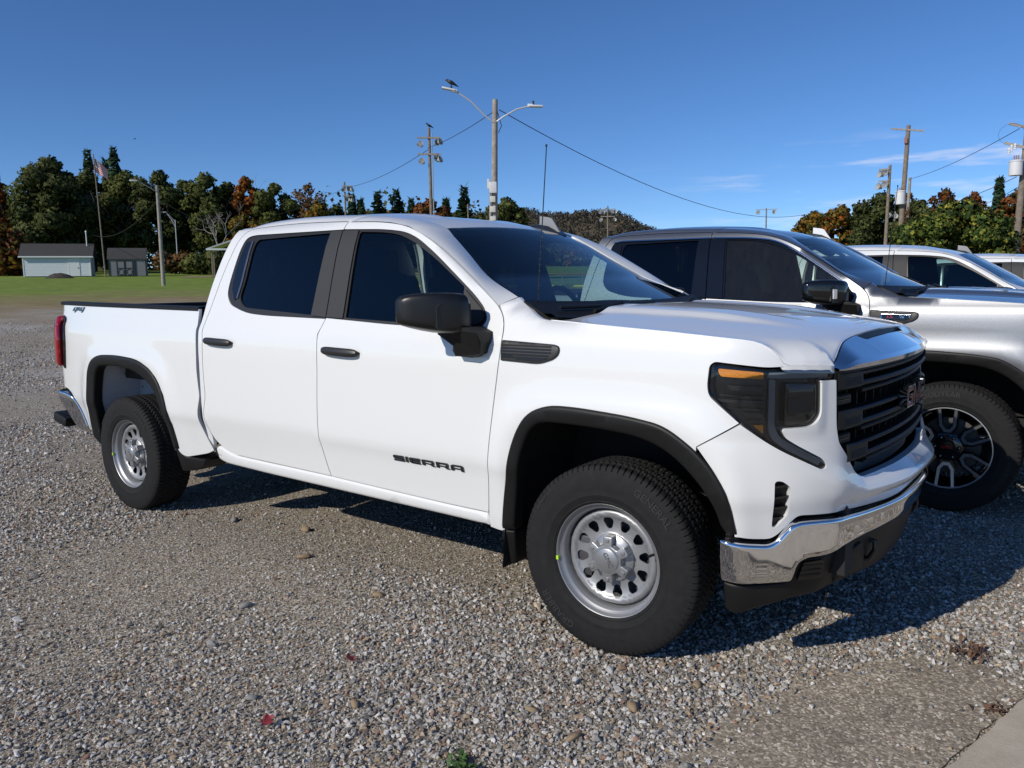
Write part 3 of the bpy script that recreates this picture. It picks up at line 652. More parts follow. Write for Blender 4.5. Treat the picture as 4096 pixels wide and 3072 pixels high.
conifer(131.6, 104, 6.15, 1.2, 'dark conifer right of the rust orange tree', 49); conifer(130.3, 90, 6.95, 1.5, 'slim white pine left of the double street lamp pole', 50, 24, airy=-.6)
bush(159.1, 102, 4.75, 2.2, RUST + YELLOW[:2], 'orange brown bush left behind the white shed', 51, 3600, .40, 'tall_bush', deep=3)
bush(157.9, 103, 2.35, 3.4, GREEN, 'green bushes beside the left end of the white shed', 52, 1600); bush(149.7, 104, 2.62, 2.2, BROWN, 'brownish hedge right of the grey shed', 53, 1900, .3); bush(147.9, 100, 2.75, 2.6, GREEN, 'overgrown green bushes beside the picnic shelter', 54, 2200, .3, deep=3)
# dead tree
w = MB(); r_ = np.random.default_rng(5); tips = []; limb(w, np.zeros(3), np.array([.1, .1, 1.0]), 3.0, .16, 4, r_, tips); o = w.build('dead_tree', 'dead_wood', None, sharp=60, loc=P(147.2, 101)); tag(o, 'bare grey dead tree left of the orange maple', 'tree')
w = MB(); r_ = np.random.default_rng(9); limb(w, np.zeros(3), np.array([0, 0, 1.0]), 4.2, .12, 5, r_, []); o = w.build('bare_tree', 'bark', None, sharp=60, loc=P(143.9, 122)); tag(o, 'bare twiggy tree top behind the rounded green tree', 'tree')
# the wood behind reads as one mass
bl = []; r_ = np.random.default_rng(77)
for az in np.concatenate([np.arange(130, 186, .8), np.arange(70, 93.5, .9)]): p = P(az, 136 + 6 * r_.random()); hh = 5.2 + 2.6 * r_.random(); bl.append(((p[0], p[1], p[2] + hh * .45), (3.6, 3.6, hh * 1.3)))
o = obj('wood', cloud_mesh('wood', bl, 44000, .50, DGREEN + GREEN[:1] + BROWN[:1], 78), None); tag(o, 'dark wood behind the row of trees', 'wood', kind='stuff')
# right hand side
RT = 'trees behind the parked pickups'
tree(106.5, 112, 4.75, 3.0, YELLOW, 'yellow orange tree at the left end of the right-hand trees', 61, n=8500, size=.28, group=RT, lift=.05); tree(104.9, 104, 5.2, 2.6, YELLOW + ORANGE[:2], 'golden tree left of the dark green one', 62, n=8200, size=.28, group=RT, lift=.05)
tree(102.6, 98, 5.75, 4.2, DGREEN, 'big dark green tree behind the leaning poles', 63, n=15000, size=.26, group=RT, lift=.05); tree(100.4, 100, 5.3, 3.0, DGREEN, 'dark green tree right of the leaning poles', 64, n=8500, size=.26, group=RT, lift=.05)
tree(98.9, 124, 5.75, 2.2, RUST, 'rusty orange tree top above the vine thicket', 65, n=5000, group=RT); tree(97.3, 128, 5.55, 2.0, ORANGE + RUST, 'orange tree top right of the rusty one', 66, n=4600, group=RT); tree(101.0, 128, 5.9, 1.6, BROWN, 'thin brown tree top between the leaning poles', 67, n=900, size=.35, group=RT)
tree(94.9, 72, 5.6, 3.4, RUST + GREEN[:1], 'orange and green tree at the right edge of the picture', 68, n=8500, size=.22, group=RT, lift=.05)
conifer(96.05, 112, 6.05, 1.1, 'dark spruce near the right edge of the picture', 69, group=RT)
b = np.array(P(98.4, 46)); root = empty('vine_thicket', tuple(b), R(98.4 - 90), 'large thicket overgrown with yellow green vines behind the white pickups', 'thicket'); bl = []; r_ = np.random.default_rng(70)
for k in range(26): x = (r_.random() - .5) * 4.4; hh = 5.35 - .42 * abs(x + .1) ** 1.5; z = hh * (.25 + .62 * r_.random()); bl.append(((x, (r_.random() - .5) * 2.5, z), (.95, .9, .62)))
for x, z in ((-1.9, 2.1), (-1.45, 3.0), (-.8, 3.9), (-.1, 4.35), (.55, 4.3), (1.2, 3.8), (1.75, 3.0), (-2.1, 1.4), (2.1, 1.9)): bl.append(((x, 0, z), (.75, .9, .65)))
obj('leaves', cloud_mesh('leaves', bl, 27000, .145, VINE, 71), None, root); [MB().tube([(x_, .2, 0), (x_ * .8, .2, 2.6)], .05, 6).build('stem', 'bark', root) for x_ in (-1.2, -.3, .5, 1.3)]
# wooded hill far off
m, t, N, B, L = node_mat('hillside'); co = N('ShaderNodeTexCoord'); n = N('ShaderNodeTexNoise', Scale=.09, Detail=8.0, Roughness=.7); L(co.outputs['Object'], n.inputs['Vector']); L(ramp(N, L, n.outputs[0], [(.3, (.07, .075, .05)), (.5, (.10, .085, .06)), (.7, (.13, .10, .065))]), B.inputs['Base Color']); B.inputs['Roughness'].default_value = 1; B.inputs['Specular IOR Level'].default_value = 0
HC = P(121.5, 900); hx = np.array([math.cos(R(121.5 - 90)), math.sin(R(121.5 - 90))]); hv = np.array([math.cos(R(121.5)), math.sin(R(121.5))])
hp = pchip([-400, -220, -110, -65, -30, 20, 70, 120, 300, 500], [20, 52, 76, 78, 77, 72, 55, 48, 40, 18])      # ridge height along the hill, left to right
def hill_h(s, q): s = np.asarray(s, float); return np.maximum(hp(s) * np.exp(-(np.asarray(q) / 170) ** 2), -5) + 3 * np.sin(s * .05) * np.exp(-(np.asarray(q) / 150) ** 2)
S1, Q1 = np.meshgrid(np.linspace(-400, 500, 90), np.linspace(-330, 330, 50), indexing='ij'); V = np.stack([HC[0] + S1 * hx[0] + Q1 * hv[0], HC[1] + S1 * hx[1] + Q1 * hv[1], hill_h(S1, Q1)], -1).reshape(-1, 3)
F = [(i * 50 + j, i * 50 + 50 + j, i * 50 + 51 + j, i * 50 + j + 1) for i in range(89) for j in range(49)]; tag(obj('hill', finish('hill', V, F, True), 'hillside'), None, None, kind='structure')
r_ = np.random.default_rng(88); bl = []
for k in range(1500):
    s = r_.uniform(-190, 190); q = 12 - r_.random() ** 1.3 * 210; s_ = 2.6 + 2.4 * r_.random(); bl.append(((HC[0] + s * hx[0] + q * hv[0], HC[1] + s * hx[1] + q * hv[1], float(hill_h(s, q)) + s_ * .8), (s_ * .8, s_ * .8, s_ * 1.25)))
o = obj('hill_forest', cloud_mesh('hill_forest', bl, 52000, 1.5, [(.17, .14, .118), (.14, .122, .105), (.11, .112, .088), (.085, .10, .075), (.20, .135, .09), (.09, .10, .075)], 89, shell=.5), None); tag(o, 'autumn forest covering the distant hill', 'forest', kind='stuff')  # tints lightened and greyed, distance haze put into the leaf colours
bl = []
for k in range(46): az = 112 + 14 * r_.random(); d = 210 + 60 * r_.random(); p = P(az, d); bl.append(((p[0], p[1], p[2] + 1.5), (4.5, 4.5, 4 + 1.5 * r_.random())))
o = obj('hedgerow', cloud_mesh('hedgerow', bl, 14000, .8, ORANGE[:2] + GREEN + BROWN, 90), None); tag(o, 'line of autumn trees across the field below the hill', 'wood', kind='stuff')
# ------------------------------------------------------------------ sheds, shelter, small things on the lawn
mat('clapboard', (.66, .70, .72), .6, var=(6, .05)); mat('white_trim', (.72, .74, .75), .5); mat('shingle', (.050, .048, .047), .9, bump=(60, .5, .01), var=(8, .25)); mat('grey_board', (.20, .205, .215), .7, var=(12, .15)); mat('black_trim', .012, .6); mat('dirt', (.055, .045, .036), .95, bump=(20, .8, .03), var=(5, .3)); mat('tin_roof', (.50, .50, .49), .5, .1); mat('weathered', (.22, .18, .14), .85, bump=(30, .4, .01), var=(8, .3)); mat('lumber', (.36, .28, .19), .8, var=(10, .25))
def local(az, d, face):
    """base point and yaw: local +x runs to the right in view, -y faces the camera, turned by face degrees"""
    return P(az, d), R(az - 90 + face)
b, yw = local(156.35, 95, -9); shed = empty('white_shed', b, yw, 'long low white clapboard shed with dark shingle roof', 'shed'); Ws, Ds, He, Hr = 6.05, 3.0, 2.05, 3.25
for k in range(14):
    z = .04 + k * .142; w = MB(); w.prism([(0, 0), (.02, 0), (.006, .15), (0, .15)], lambda a_, b_, s: ((-Ws / 2 if s == 0 else 1.0), -Ds / 2 - a_, z + b_)); w.build('clapboard', 'clapboard', shed, False)
    w = MB(); w.prism([(0, 0), (.02, 0), (.006, .15), (0, .15)], lambda a_, b_, s: ((2.0 if s == 0 else Ws / 2), -Ds / 2 - a_, z + b_)); w.build('clapboard', 'clapboard', shed, False)
w = MB(); w.box((0, 0, He / 2), (Ws - .01, Ds - .01, He)); w.prism([(-Ds / 2, He), (Ds / 2, He), (0, Hr - .06)], lambda y_, z_, s: ((-Ws / 2 + .02) if s == 0 else Ws / 2 - .02, y_, z_)); w.build('wall', 'clapboard', shed, False)
rf = MB(); rf.prism([(-Ds / 2 - .28, He - .14), (0, Hr), (Ds / 2 + .28, He - .14), (Ds / 2 + .28, He - .05), (0, Hr + .10), (-Ds / 2 - .28, He - .05)], lambda y_, z_, s: ((-Ws / 2 - .3) if s == 0 else Ws / 2 + .3, y_, z_)); rf = rf.build('roof', 'shingle', shed, False)
w = MB(); w.box((0, -Ds / 2 - .295, He - .10), (Ws + .62, .03, .13)); w.build('fascia_board', 'white_trim', rf, False)
w = MB(); w.box((1.5, -Ds / 2 - .012, .96), (.86, .06, 1.88)); dr = w.build('door', 'white_trim', shed, False); w = MB(); w.box((1.86, -Ds / 2 - .06, .85), (.06, .05, .12)); w.build('latch', 'grey_board', dr, False); w = MB(); w.box((1.98, -Ds / 2 - .02, .98), (.09, .06, 1.95)); w.build('door_frame', 'white_trim', shed, False); w = MB(); w.box((1.03, -Ds / 2 - .02, .98), (.07, .06, 1.95)); w.build('door_frame', 'white_trim', shed, False)
for s in (-1, 1): w = MB(); w.box((s * (Ws / 2 - .04), -Ds / 2 - .012, He / 2), (.10, .06, He)); w.build('corner_board', 'white_trim', shed, False)
w = MB(); w.tube([(Ws / 2 - .35, -.3, Hr - .4), (Ws / 2 - .35, -.3, Hr + 1.25)], .05, 8); w.lathe([(.0, Hr + 1.45), (.09, Hr + 1.38), (.10, Hr + 1.25), (.05, Hr + 1.22)], 8, 'z', c=(Ws / 2 - .35, -.3, 0)); w.build('service_mast', 'white_trim', shed)
b, yw = local(152.5, 94, -4); shed2 = empty('grey_shed', b, yw, 'small grey garden shed with black-trimmed double doors', 'shed'); W2, D2 = 3.55, 2.4
w = MB(); w.box((0, 0, .85), (W2, D2, 1.7)); w.prism([(-D2 / 2, 1.7), (D2 / 2, 1.7), (D2 / 2, 2.3), (.2, 2.75), (-.3, 2.55)], lambda y_, z_, s: (-W2 / 2 if s == 0 else W2 / 2, y_, z_)); w.build('wall', 'grey_board', shed2, False)
w = MB(); w.prism([(-D2 / 2 - .1, 1.68), (-.4, 2.62), (.25, 2.86), (D2 / 2 + .1, 2.3), (D2 / 2 + .1, 2.38), (.25, 2.95), (-.42, 2.71), (-D2 / 2 - .1, 1.77)], lambda y_, z_, s: (-W2 / 2 - .1 if s == 0 else W2 / 2 + .1, y_, z_)); w.build('roof', 'shingle', shed2, False)
for s in (-.39, .39):
    w = MB(); w.box((s - .25, -D2 / 2 - .03, .80), (.70, .05, 1.55)); dr = w.build('door', 'grey_board', shed2, False)
    for z in (.05, .80, 1.55): w = MB(); w.box((s - .25, -D2 / 2 - .062, z), (.74, .03, .07)); w.build('door_trim', 'black_trim', dr, False)
    for sx in (-.35, .35): w = MB(); w.box((s - .25 + sx, -D2 / 2 - .064, .80), (.07, .03, 1.55)); w.build('door_trim', 'black_trim', dr, False)
    w = MB(); w.tube([(s - .25 + .27 * math.cos(a_), -D2 / 2 - .06, .42 + .30 * math.sin(a_)) for a_ in np.linspace(.39, .39 + 2 * math.pi, 9)], .03, 4, False); w.build('door_trim', 'black_trim', dr)
for s in (-1.74, .72, 1.74): w = MB(); w.box((s, -D2 / 2 - .02, .86), (.08, .06, 1.7)); w.build('corner_board', 'black_trim', shed2, False)
w = MB(); w.box((-.5, -.95, 1.98), (.8, .05, .5), Matrix.Rotation(R(-45), 3, 'X')); w.build('roof_panel', 'black_trim', shed2, False)
w = MB(); r_ = np.random.default_rng(3); w.grid(lambda a_, b_: (1.25 * (a_ * 2 - 1), 1.0 * (b_ * 2 - 1), .52 * max(0, 1 - ((a_ * 2 - 1) ** 2 + (b_ * 2 - 1) ** 2)) ** .8 + .05 * r_.random() - .06), 16, 12); o = w.build('dirt_mound', 'dirt', None, loc=P(156.4, 88), rot=(0, 0, R(66))); tag(o, 'low mound of dark dirt in front of the white shed', 'mound')
b, yw = local(145.6, 82, 0); sh_ = empty('picnic_shelter', b, yw, 'open shelter with pale roof behind the truck bed', 'shelter')
w = MB(); w.prism([(-3.0, 2.55), (0, 3.6), (3.0, 2.55), (3.0, 2.68), (0, 3.75), (-3.0, 2.68)], lambda x_, z_, s: (x_, -3 if s == 0 else 3, z_)); rf = w.build('roof', 'tin_roof', sh_, False); w = MB(); w.box((0, -3.02, 2.6), (6.0, .05, .16)); w.build('fascia_board', 'white_trim', rf, False)
for x_ in (-2.55, 2.55):
    for y_ in (-2.7, 2.7): w = MB(); w.box((x_, y_, 1.28), (.13, .13, 2.56)); w.build('post', 'weathered', sh_, False); w = MB(); w.tube([(x_, y_, 1.9), (x_ - math.copysign(.6, x_), y_, 2.5)], .05, 4); w.build('brace', 'weathered', sh_)
for k in range(5):
    w = MB(); w.box((0, 0, 0), (3.2, .22, .06)); o = w.build('plank', 'lumber', None, False, loc=P(148.25, 85 + .3 * k, None, .05 + .06 * (k % 2)), rot=(0, 0, R(52 + 5 * k))); tag(o, 'weathered plank of the small pile on the grass', 'plank', 'planks piled on the grass')
b, yw = local(159.4, 112, 0); o = empty('dark_barn', b, yw, 'long dark roofed building behind the left end of the white shed', 'building'); w = MB(); w.box((0, 0, 1.2), (9, 5, 2.4)); w.build('wall', 'grey_board', o, False); w = MB(); w.prism([(-2.9, 2.3), (0, 3.3), (2.9, 2.3), (2.9, 2.4), (0, 3.42), (-2.9, 2.4)], lambda y_, z_, s: (-4.7 if s == 0 else 4.7, y_, z_)); w.build('roof', 'shingle', o, False)
# fences seen through the windscreen
mat('yellow_pipe', (.62, .58, .06), .5); mat('rust_pipe', (.28, .15, .06), .6); mat('galv', (.34, .35, .36), .45, .6); mat('pole_wood', (.20, .165, .13), .85, bump=(25, .5, .01), var=(5, .28)); mat('pole_grey', (.30, .27, .235), .85, bump=(25, .5, .01), var=(5, .25)); mat('lamp_grey', (.55, .56, .57), .4, .3); mat('pale_box', (.62, .61, .54), .5); mat('wire', .02, .6); mat('insulator', (.30, .14, .08), .4); mat('can_white', (.66, .67, .68), .5)
def fence(az0, az1, d, h, mrail, label, rr):
    pts = [P(a_, d / math.cos(R(a_ - (az0 + az1) / 2))) for a_ in np.linspace(az0, az1, 22)]; root = empty('field_fence', pts[0], 0, label, 'fence', 'fences around the ball field'); o0 = np.array(pts[0])
    w = MB(); w.tube([tuple(np.array(p) - o0 + np.array([0, 0, h])) for p in pts], rr, 8); w.build('top_rail', mrail, root)
    for p in pts: w = MB(); w.tube([tuple(np.array(p) - o0), tuple(np.array(p) - o0 + np.array([0, 0, h]))], .03, 6); w.build('post', 'galv', root)
    w = MB()
    for i in range(len(pts) - 1):
        A, B_ = np.array(pts[i]) - o0, np.array(pts[i + 1]) - o0
        for k in range(4): z_ = h * (.15 + .2 * k); w.tube([tuple(A + [0, 0, z_]), tuple(B_ + [0, 0, z_])], .006, 4)
    w = w.build('fence_wire', 'galv', root); w['kind'] = 'stuff'
fence(112, 140, 41, .52, 'yellow_pipe', 'low ball field fence with a yellow top rail', .075); fence(112, 142, 60, .75, 'rust_pipe', 'ball field fence with a rusty brown top rail, farther out', .06)
# ------------------------------------------------------------------ poles, lamps, wires
def pole(name, az, d, top, r0, m_, label, cat='pole', group=None, lean=0.0):
    b = P(az, d); h = CAM[2] + d * math.tan(R(top)) - b[2]; root = empty(name, b, R(az - 90), label, cat, group); w = MB(); w.tube([(0, 0, -.3), (lean * .5, 0, h * .5), (lean, 0, h)], [r0, r0 * .85, r0 * .68], 12); w.build('pole_shaft', m_, root); return root, h
def flood(root, x, z, ang, s=1.0):
    w = MB(); T = Matrix.Rotation(R(ang), 3, 'Z'); pr = [(.05, -.28), (.10, -.22), (.13, -.10), (.22, .02), (.25, .10)]
    V = MB(); V.lathe([(r_ * s, y_ * s) for r_, y_ in pr], 14); Mx = Matrix.Rotation(R(ang), 3, 'Z') @ Matrix.Rotation(R(-18), 3, 'X') @ Matrix.Rotation(math.pi, 3, 'Z')
    w.add([tuple(Mx @ Vector(v) + Vector((x, -.12, z))) for v in V.V], V.F); w.build('floodlight', 'lamp_grey', root)
def crossarm(root, z, L_, x0=0.0, rz=0): w = MB(); w.box((x0, -.14, z), (L_, .10, .12), Matrix.Rotation(R(rz), 3, 'Y')); w.build('crossarm', 'pole_grey', root, False)
FG = 'floodlight poles around the ball field'
f2, h = pole('floodlight_pole', 132.62, 62, 10.85, .15, 'pole_wood', 'brown floodlight pole with two crossarms, left of the double street lamp', 'pole', FG, -.03)
for z in (h - .75, h - 1.95): crossarm(f2, z, 1.75, -.05)
for x, z, a in ((-.68, h - 1.25, -25), (.75, h - 1.05, 50), (.55, h - 1.12, 30), (-.60, h - 2.5, -30), (.72, h - 2.35, 55), (.48, h - 2.25, 20)): flood(f2, x, z, a, 1.05)
w = MB(); w.tube([(.17, -.16, 0), (.17, -.14, h - .4)], .04, 6); w.build('conduit', 'galv', f2)
f1, h = pole('floodlight_pole', 138.55, 96, 7.25, .15, 'pole_wood', 'far floodlight pole in front of the dark conifers', 'pole', FG)
for z in (h - .5, h - 1.6): crossarm(f1, z, 1.2, .3)
for x, z, a in ((-.1, h - .95, 0), (.45, h - .8, 30), (.8, h - .9, 60), (.2, h - 2.0, 20), (.8, h - 2.1, 60)): flood(f1, x, z, a, 1.2)
f3, h = pole('floodlight_pole', 120.22, 150, 5.45, .18, 'pole_wood', 'floodlight pole with four lamps in front of the wooded hill', 'pole', FG); crossarm(f3, h - .6, 3.0); crossarm(f3, h - 1.9, 2.6)
for x, z, a in ((-1.3, h - 1.1, -20), (1.3, h - 1.1, 20), (-1.2, h - 2.5, -20), (1.2, h - 2.5, 20), (-.8, h - 1.1, 0), (.8, h - 1.1, 0)): flood(f3, x, z, a, 1.5)
f4, h = pole('floodlight_pole', 109.55, 170, 4.95, .18, 'pole_wood', 'lone floodlight pole with one crossarm above the silver grey pickup', 'pole', FG); crossarm(f4, h - .3, 4.2)
for x, a in ((-1.5, -20), (1.5, 20)): flood(f4, x, h - .9, a, 1.8)
# double street lamp
sp_, h = pole('street_lamp', 128.35, 38, 12.65, .185, 'pole_grey', 'wooden pole with two curved street lamp arms and pale boxes', 'street lamp', None, .22); ZB = P(128.35, 38)[2]
for pts_, name in (([(.16, -.12, h - 1.05), (-.25, -.16, h - .75), (-.9, -.2, h - .10), (-1.55, -.22, h + .33)], 'L'), ([(.28, -.12, h - 1.0), (.55, -.16, h - .82), (1.2, -.2, h - .48), (1.75, -.22, h - .36)], 'R')):
    w = MB(); w.tube(pts_, .035, 8); arm = w.build('lamp_arm', 'lamp_grey', sp_); e = pts_[-1]; s = -1 if name == 'L' else 1; tl_ = R(12) if s < 0 else R(2)
    w = MB(); w.box((e[0] + s * .34, e[1], e[2] + (.10 if s < 0 else .0)), (.62, .30, .075), Matrix.Rotation(tl_, 3, 'Y'), .02); w.box((e[0] + s * .08, e[1], e[2] + .03), (.26, .20, .14), Matrix.Rotation(tl_, 3, 'Y'), .03); w.build('lamp_head', 'can_white', arm); w = MB(); w.tube([(e[0] + s * .22, e[1], e[2] + .08), (e[0] + s * .22, e[1], e[2] + .24)], .045, 8); w.build('photocell', 'black_trim', arm)
z7 = CAM[2] + 38 * math.tan(R(7.15)) - ZB
w = MB(); w.box((.05, -.24, z7 - .22), (.34, .18, .50), None, .01); w.build('meter_box', 'can_white', sp_); w = MB(); w.box((-.16, -.16, z7 - .05), (.10, .12, .46), None, .01); w.build('meter_box', 'pale_box', sp_)
for k in range(3): w = MB(); w.box((.03, -.22, z7 - .75 - k * .46), (.25, .12, .27), None, .01); w.build('outlet_box', 'pale_box', sp_)
w = MB(); w.tube([(-.09, -.18, z7 - .3), (-.10, -.19, .3)], .05, 6); w.build('conduit', 'galv', sp_)
w = MB(); w.tube([(.3, -.1, h - .5), (.5, -.15, h - 1.2), (.35, -.1, h - 1.5)], .02, 5); w.build('drip_loop', 'black_trim', sp_)
# left: lamp pole, flagpole, steel lamp
lp, h = pole('lamp_pole', 150.5, 62, 6.75, .15, 'pole_grey', 'weathered wooden pole with a single lamp arm on the lawn', 'street lamp'); w = MB(); w.tube([(-.05, -.1, h - .45), (-.7, -.12, h - .05), (-1.25, -.12, h + .22)], .03, 8); arm = w.build('lamp_arm', 'galv', lp); w = MB(); w.box((-1.47, -.12, h + .25), (.5, .2, .10), None, .03); w.build('lamp_head', 'can_white', arm)
sl_, h = pole('steel_lamp', 149.55, 106, 4.6, .07, 'lamp_grey', 'slim white steel street lamp beyond the hedge', 'street lamp'); w = MB(); w.tube([(0, 0, h - .9), (-.45, 0, h + .1), (-.95, 0, h + .85)], .04, 6); w.tube([(0, 0, h - .2), (-.5, 0, h + .4), (-.95, 0, h + .85)], .03, 6); arm = w.build('lamp_arm', 'lamp_grey', sl_); w = MB(); w.box((-1.1, 0, h + .88), (.4, .2, .09), None, .02); w.build('lamp_head', 'can_white', arm)
fp, h = pole('flagpole', 153.85, 90, 8.5, .075, 'pole_wood', 'tall dark flagpole beside the white shed', 'flagpole', None, -.28)
m, t, N, B, L = node_mat('flag_cloth'); uvn = N('ShaderNodeUVMap'); s_ = N('ShaderNodeSeparateXYZ'); L(uvn.outputs[0], s_.inputs[0]); st = N('ShaderNodeMath', operation='MULTIPLY'); st.inputs[1].default_value = 13; L(s_.outputs[1], st.inputs[0]); md_ = N('ShaderNodeMath', operation='MODULO'); md_.inputs[1].default_value = 2; L(st.outputs[0], md_.inputs[0]); lt = N('ShaderNodeMath', operation='LESS_THAN'); lt.inputs[1].default_value = 1; L(md_.outputs[0], lt.inputs[0]); c_ = N('ShaderNodeMix', data_type='RGBA'); L(lt.outputs[0], c_.inputs[0]); c_.inputs[6].default_value = (.75, .74, .72, 1); c_.inputs[7].default_value = (.60, .02, .03, 1)
ux = N('ShaderNodeMath', operation='LESS_THAN'); ux.inputs[1].default_value = .4; L(s_.outputs[0], ux.inputs[0]); uy = N('ShaderNodeMath', operation='GREATER_THAN'); uy.inputs[1].default_value = .462; L(s_.outputs[1], uy.inputs[0]); an = N('ShaderNodeMath', operation='MULTIPLY'); L(ux.outputs[0], an.inputs[0]); L(uy.outputs[0], an.inputs[1]); c2 = N('ShaderNodeMix', data_type='RGBA'); L(an.outputs[0], c2.inputs[0]); L(c_.outputs[2], c2.inputs[6])
vs = N('ShaderNodeTexVoronoi', Scale=14.0, Randomness=.0); L(uvn.outputs[0], vs.inputs['Vector']); ls = N('ShaderNodeMath', operation='LESS_THAN'); ls.inputs[1].default_value = .25; L(vs.outputs['Distance'], ls.inputs[0]); c3 = N('ShaderNodeMix', data_type='RGBA'); L(ls.outputs[0], c3.inputs[0]); c3.inputs[6].default_value = (.04, .055, .14, 1); c3.inputs[7].default_value = (.7, .7, .7, 1); L(c3.outputs[2], c2.inputs[7]); L(c2.outputs[2], B.inputs['Base Color']); B.inputs['Roughness'].default_value = .8
nu, nv = 16, 10; V = []; F = []; U = []
for i in range(nu + 1):
    for j in range(nv + 1):
        a_, b_ = i / nu, j / nv; V.append((-.28 + 1.15 * a_, .12 * math.sin(a_ * 7 + b_ * 2), h - .35 - 1.35 * (1 - b_) - 1.05 * a_ ** 1.1 + .25 * a_ * (1 - b_))); U.append((a_, b_))
for i in range(nu):
    for j in range(nv): q = i * (nv + 1) + j; F.append((q, q + nv + 1, q + nv + 2, q + 1))
me = finish('flag', V, F, True); uvl = me.uv_layers.new(name='UVMap')
for p in me.polygons:
    for li in p.loop_indices: uvl.data[li].uv = U[me.loops[li].vertex_index]
fl = obj('flag', me, 'flag_cloth', None, fp.location, fp.rotation_euler); tag(fl, 'striped red and white flag hanging from the flagpole', 'flag')
# right hand poles
RP = 'utility poles at the right'
def drum(root, x, z, r_, hh):
    w = MB(); w.lathe([(0, z), (r_, z), (r_ * 1.02, z + hh * .1), (r_, z + hh * .86), (r_ * 1.08, z + hh * .88), (r_ * 1.08, z + hh * .94), (r_ * .8, z + hh), (0, z + hh * 1.02)], 20, 'z', c=(x, -.3, 0)); d_ = w.build('transformer', 'can_white', root)
    for k in (-.3, .0, .3): w = MB(); w.tube([(x + k * r_, -.3, z + hh), (x + k * r_, -.3, z + hh + .22)], .03, 6); w.build('bushing', 'insulator', d_)
q1, h = pole('floodlight_pole', 102.2, 75, 7.25, .17, 'pole_wood', 'leaning floodlight pole left of the tall crossarm pole', 'pole', RP, .15); crossarm(q1, h - .35, .8, -.3); crossarm(q1, h - 1.3, .8, -.3)
for x, z, a in ((-.55, h - .75, -50), (-.2, h - .65, -20), (-.65, h - 1.75, -50), (-.2, h - 1.65, -20)): flood(q1, x, z, a, 1.2)
q2, h = pole('utility_pole', 101.42, 70, 9.55, .23, 'pole_wood', 'tallest brown pole with a single crossarm and white transformer', 'pole', RP, .35); crossarm(q2, h - .35, 2.3, .3, 9); drum(q2, .0, h * .505, .36, 1.05); w = MB(); w.box((.2, -.22, h - 1.15), (.22, .2, .42)); w.build('switch_box', 'insulator', q2, False)
q3, h = pole('utility_pole', 101.05, 86, 6.4, .19, 'pole_grey', 'shorter vine-wrapped pole right of the tallest one', 'pole', RP, .2)
bl = [((.1 * math.sin(k), 0, 1 + k * .75), (.34, .34, .55)) for k in range(8)]; obj('vines', cloud_mesh('vines', bl, 500, .22, BROWN + GREEN[:1], 95), None, q3)
q4, h = pole('floodlight_pole', 101.8, 96, 4.35, .14, 'pole_grey', 'thin grey pole between the two leaning brown poles', 'pole', RP, .2); flood(q4, -.3, h - .4, -40, 1.2); flood(q4, .2, h - .5, 20, 1.2)
q5, h = pole('utility_pole', 95.12, 48, 9.1, .19, 'pole_wood', 'utility pole with transformer at the right edge of the picture', 'pole', RP, .28); crossarm(q5, h - .25, 1.3, .1, 20); crossarm(q5, h - 1.15, 1.2, -.1, 20); drum(q5, -.12, h - 2.6, .30, .75)
for x, z in ((-.45, h - 1.35), (-.35, h - 1.2), (-.2, h - 1.15)): w = MB(); w.lathe([(.0, -.16), (.06, -.16), (.05, -.1), (.075, -.06), (.05, -.02), (.075, .04), (.04, .12), (0, .14)], 10, 'z', c=(x, -.2, z)); w.build('insulator', 'can_white', q5)
w = MB(); w.tube([(.1 + .55 * math.cos(a_) - .5, -.2, h - .55 + .5 * math.sin(a_)) for a_ in np.linspace(.3, 4.2, 14)], .006, 5); w.build('jumper_wire', 'wire', q5)
q6, h = pole('steel_lamp', 102.9, 120, 2.9, .06, 'lamp_grey', 'small street lamp low in front of the dark green tree', 'street lamp'); w = MB(); w.tube([(0, 0, h), (-.7, 0, h + .35), (-1.6, 0, h + .5)], .035, 6); arm = w.build('lamp_arm', 'lamp_grey', q6); w = MB(); w.box((-1.9, 0, h + .5), (.7, .3, .12), None, .03); w.build('lamp_head', 'can_white', arm)
q7, h = pole('utility_pole', 130.05, 86, 5.75, .12, 'pole_wood', 'short brown pole in front of the slim white pine', 'pole')
def wire(p0, p1, sag, label, r_=.016):
    A, B_ = np.array(p0), np.array(p1); pts_ = [tuple(A + (B_ - A) * t_ - np.array([0, 0, sag * 4 * t_ * (1 - t_)])) for t_ in np.linspace(0, 1, 26)]; w = MB(); w.tube(pts_, r_, 5); o = w.build('overhead_wire', 'wire'); tag(o, label, 'wire')
wire(P(128.1, 38, 11.9), P(132.7, 62, 9.55), .15, 'overhead wire from the double street lamp to the brown floodlight pole', .018); wire(P(132.62, 62, 9.5), P(138.55, 96, 6.85), .5, 'overhead wire between the two floodlight poles left of the double lamp', .022); wire(P(138.55, 96, 6.85), P(146, 118, 4.5), .8, 'overhead wire running from the far floodlight pole into the trees', .02)
wire(P(127.75, 38, 12.0), P(106.5, 100, 4.55), 2.2, 'long sagging overhead wire right of the double street lamp', .020)
wire(P(150.5, 62, 5.85), P(154.35, 95, 3.55), 1.0, 'service wire from the lamp pole to the white shed', .022); wire(P(150.5, 62, 5.9), P(141.5, 104, 4.4), 2.0, 'wire from the lamp pole right into the trees', .022)
wire(P(95.2, 48, 8.75), P(101.0, 86, 6.3), .3, 'upper overhead wire between the right-hand utility poles', .018); wire(P(95.2, 48, 6.0), P(101.2, 100, 4.3), .5, 'lower overhead wire between the right-hand utility poles', .018); wire(P(95.1, 48, 5.4), P(97.9, 60, 4.3), .2, 'short slack wire left of the right-hand pole', .014)
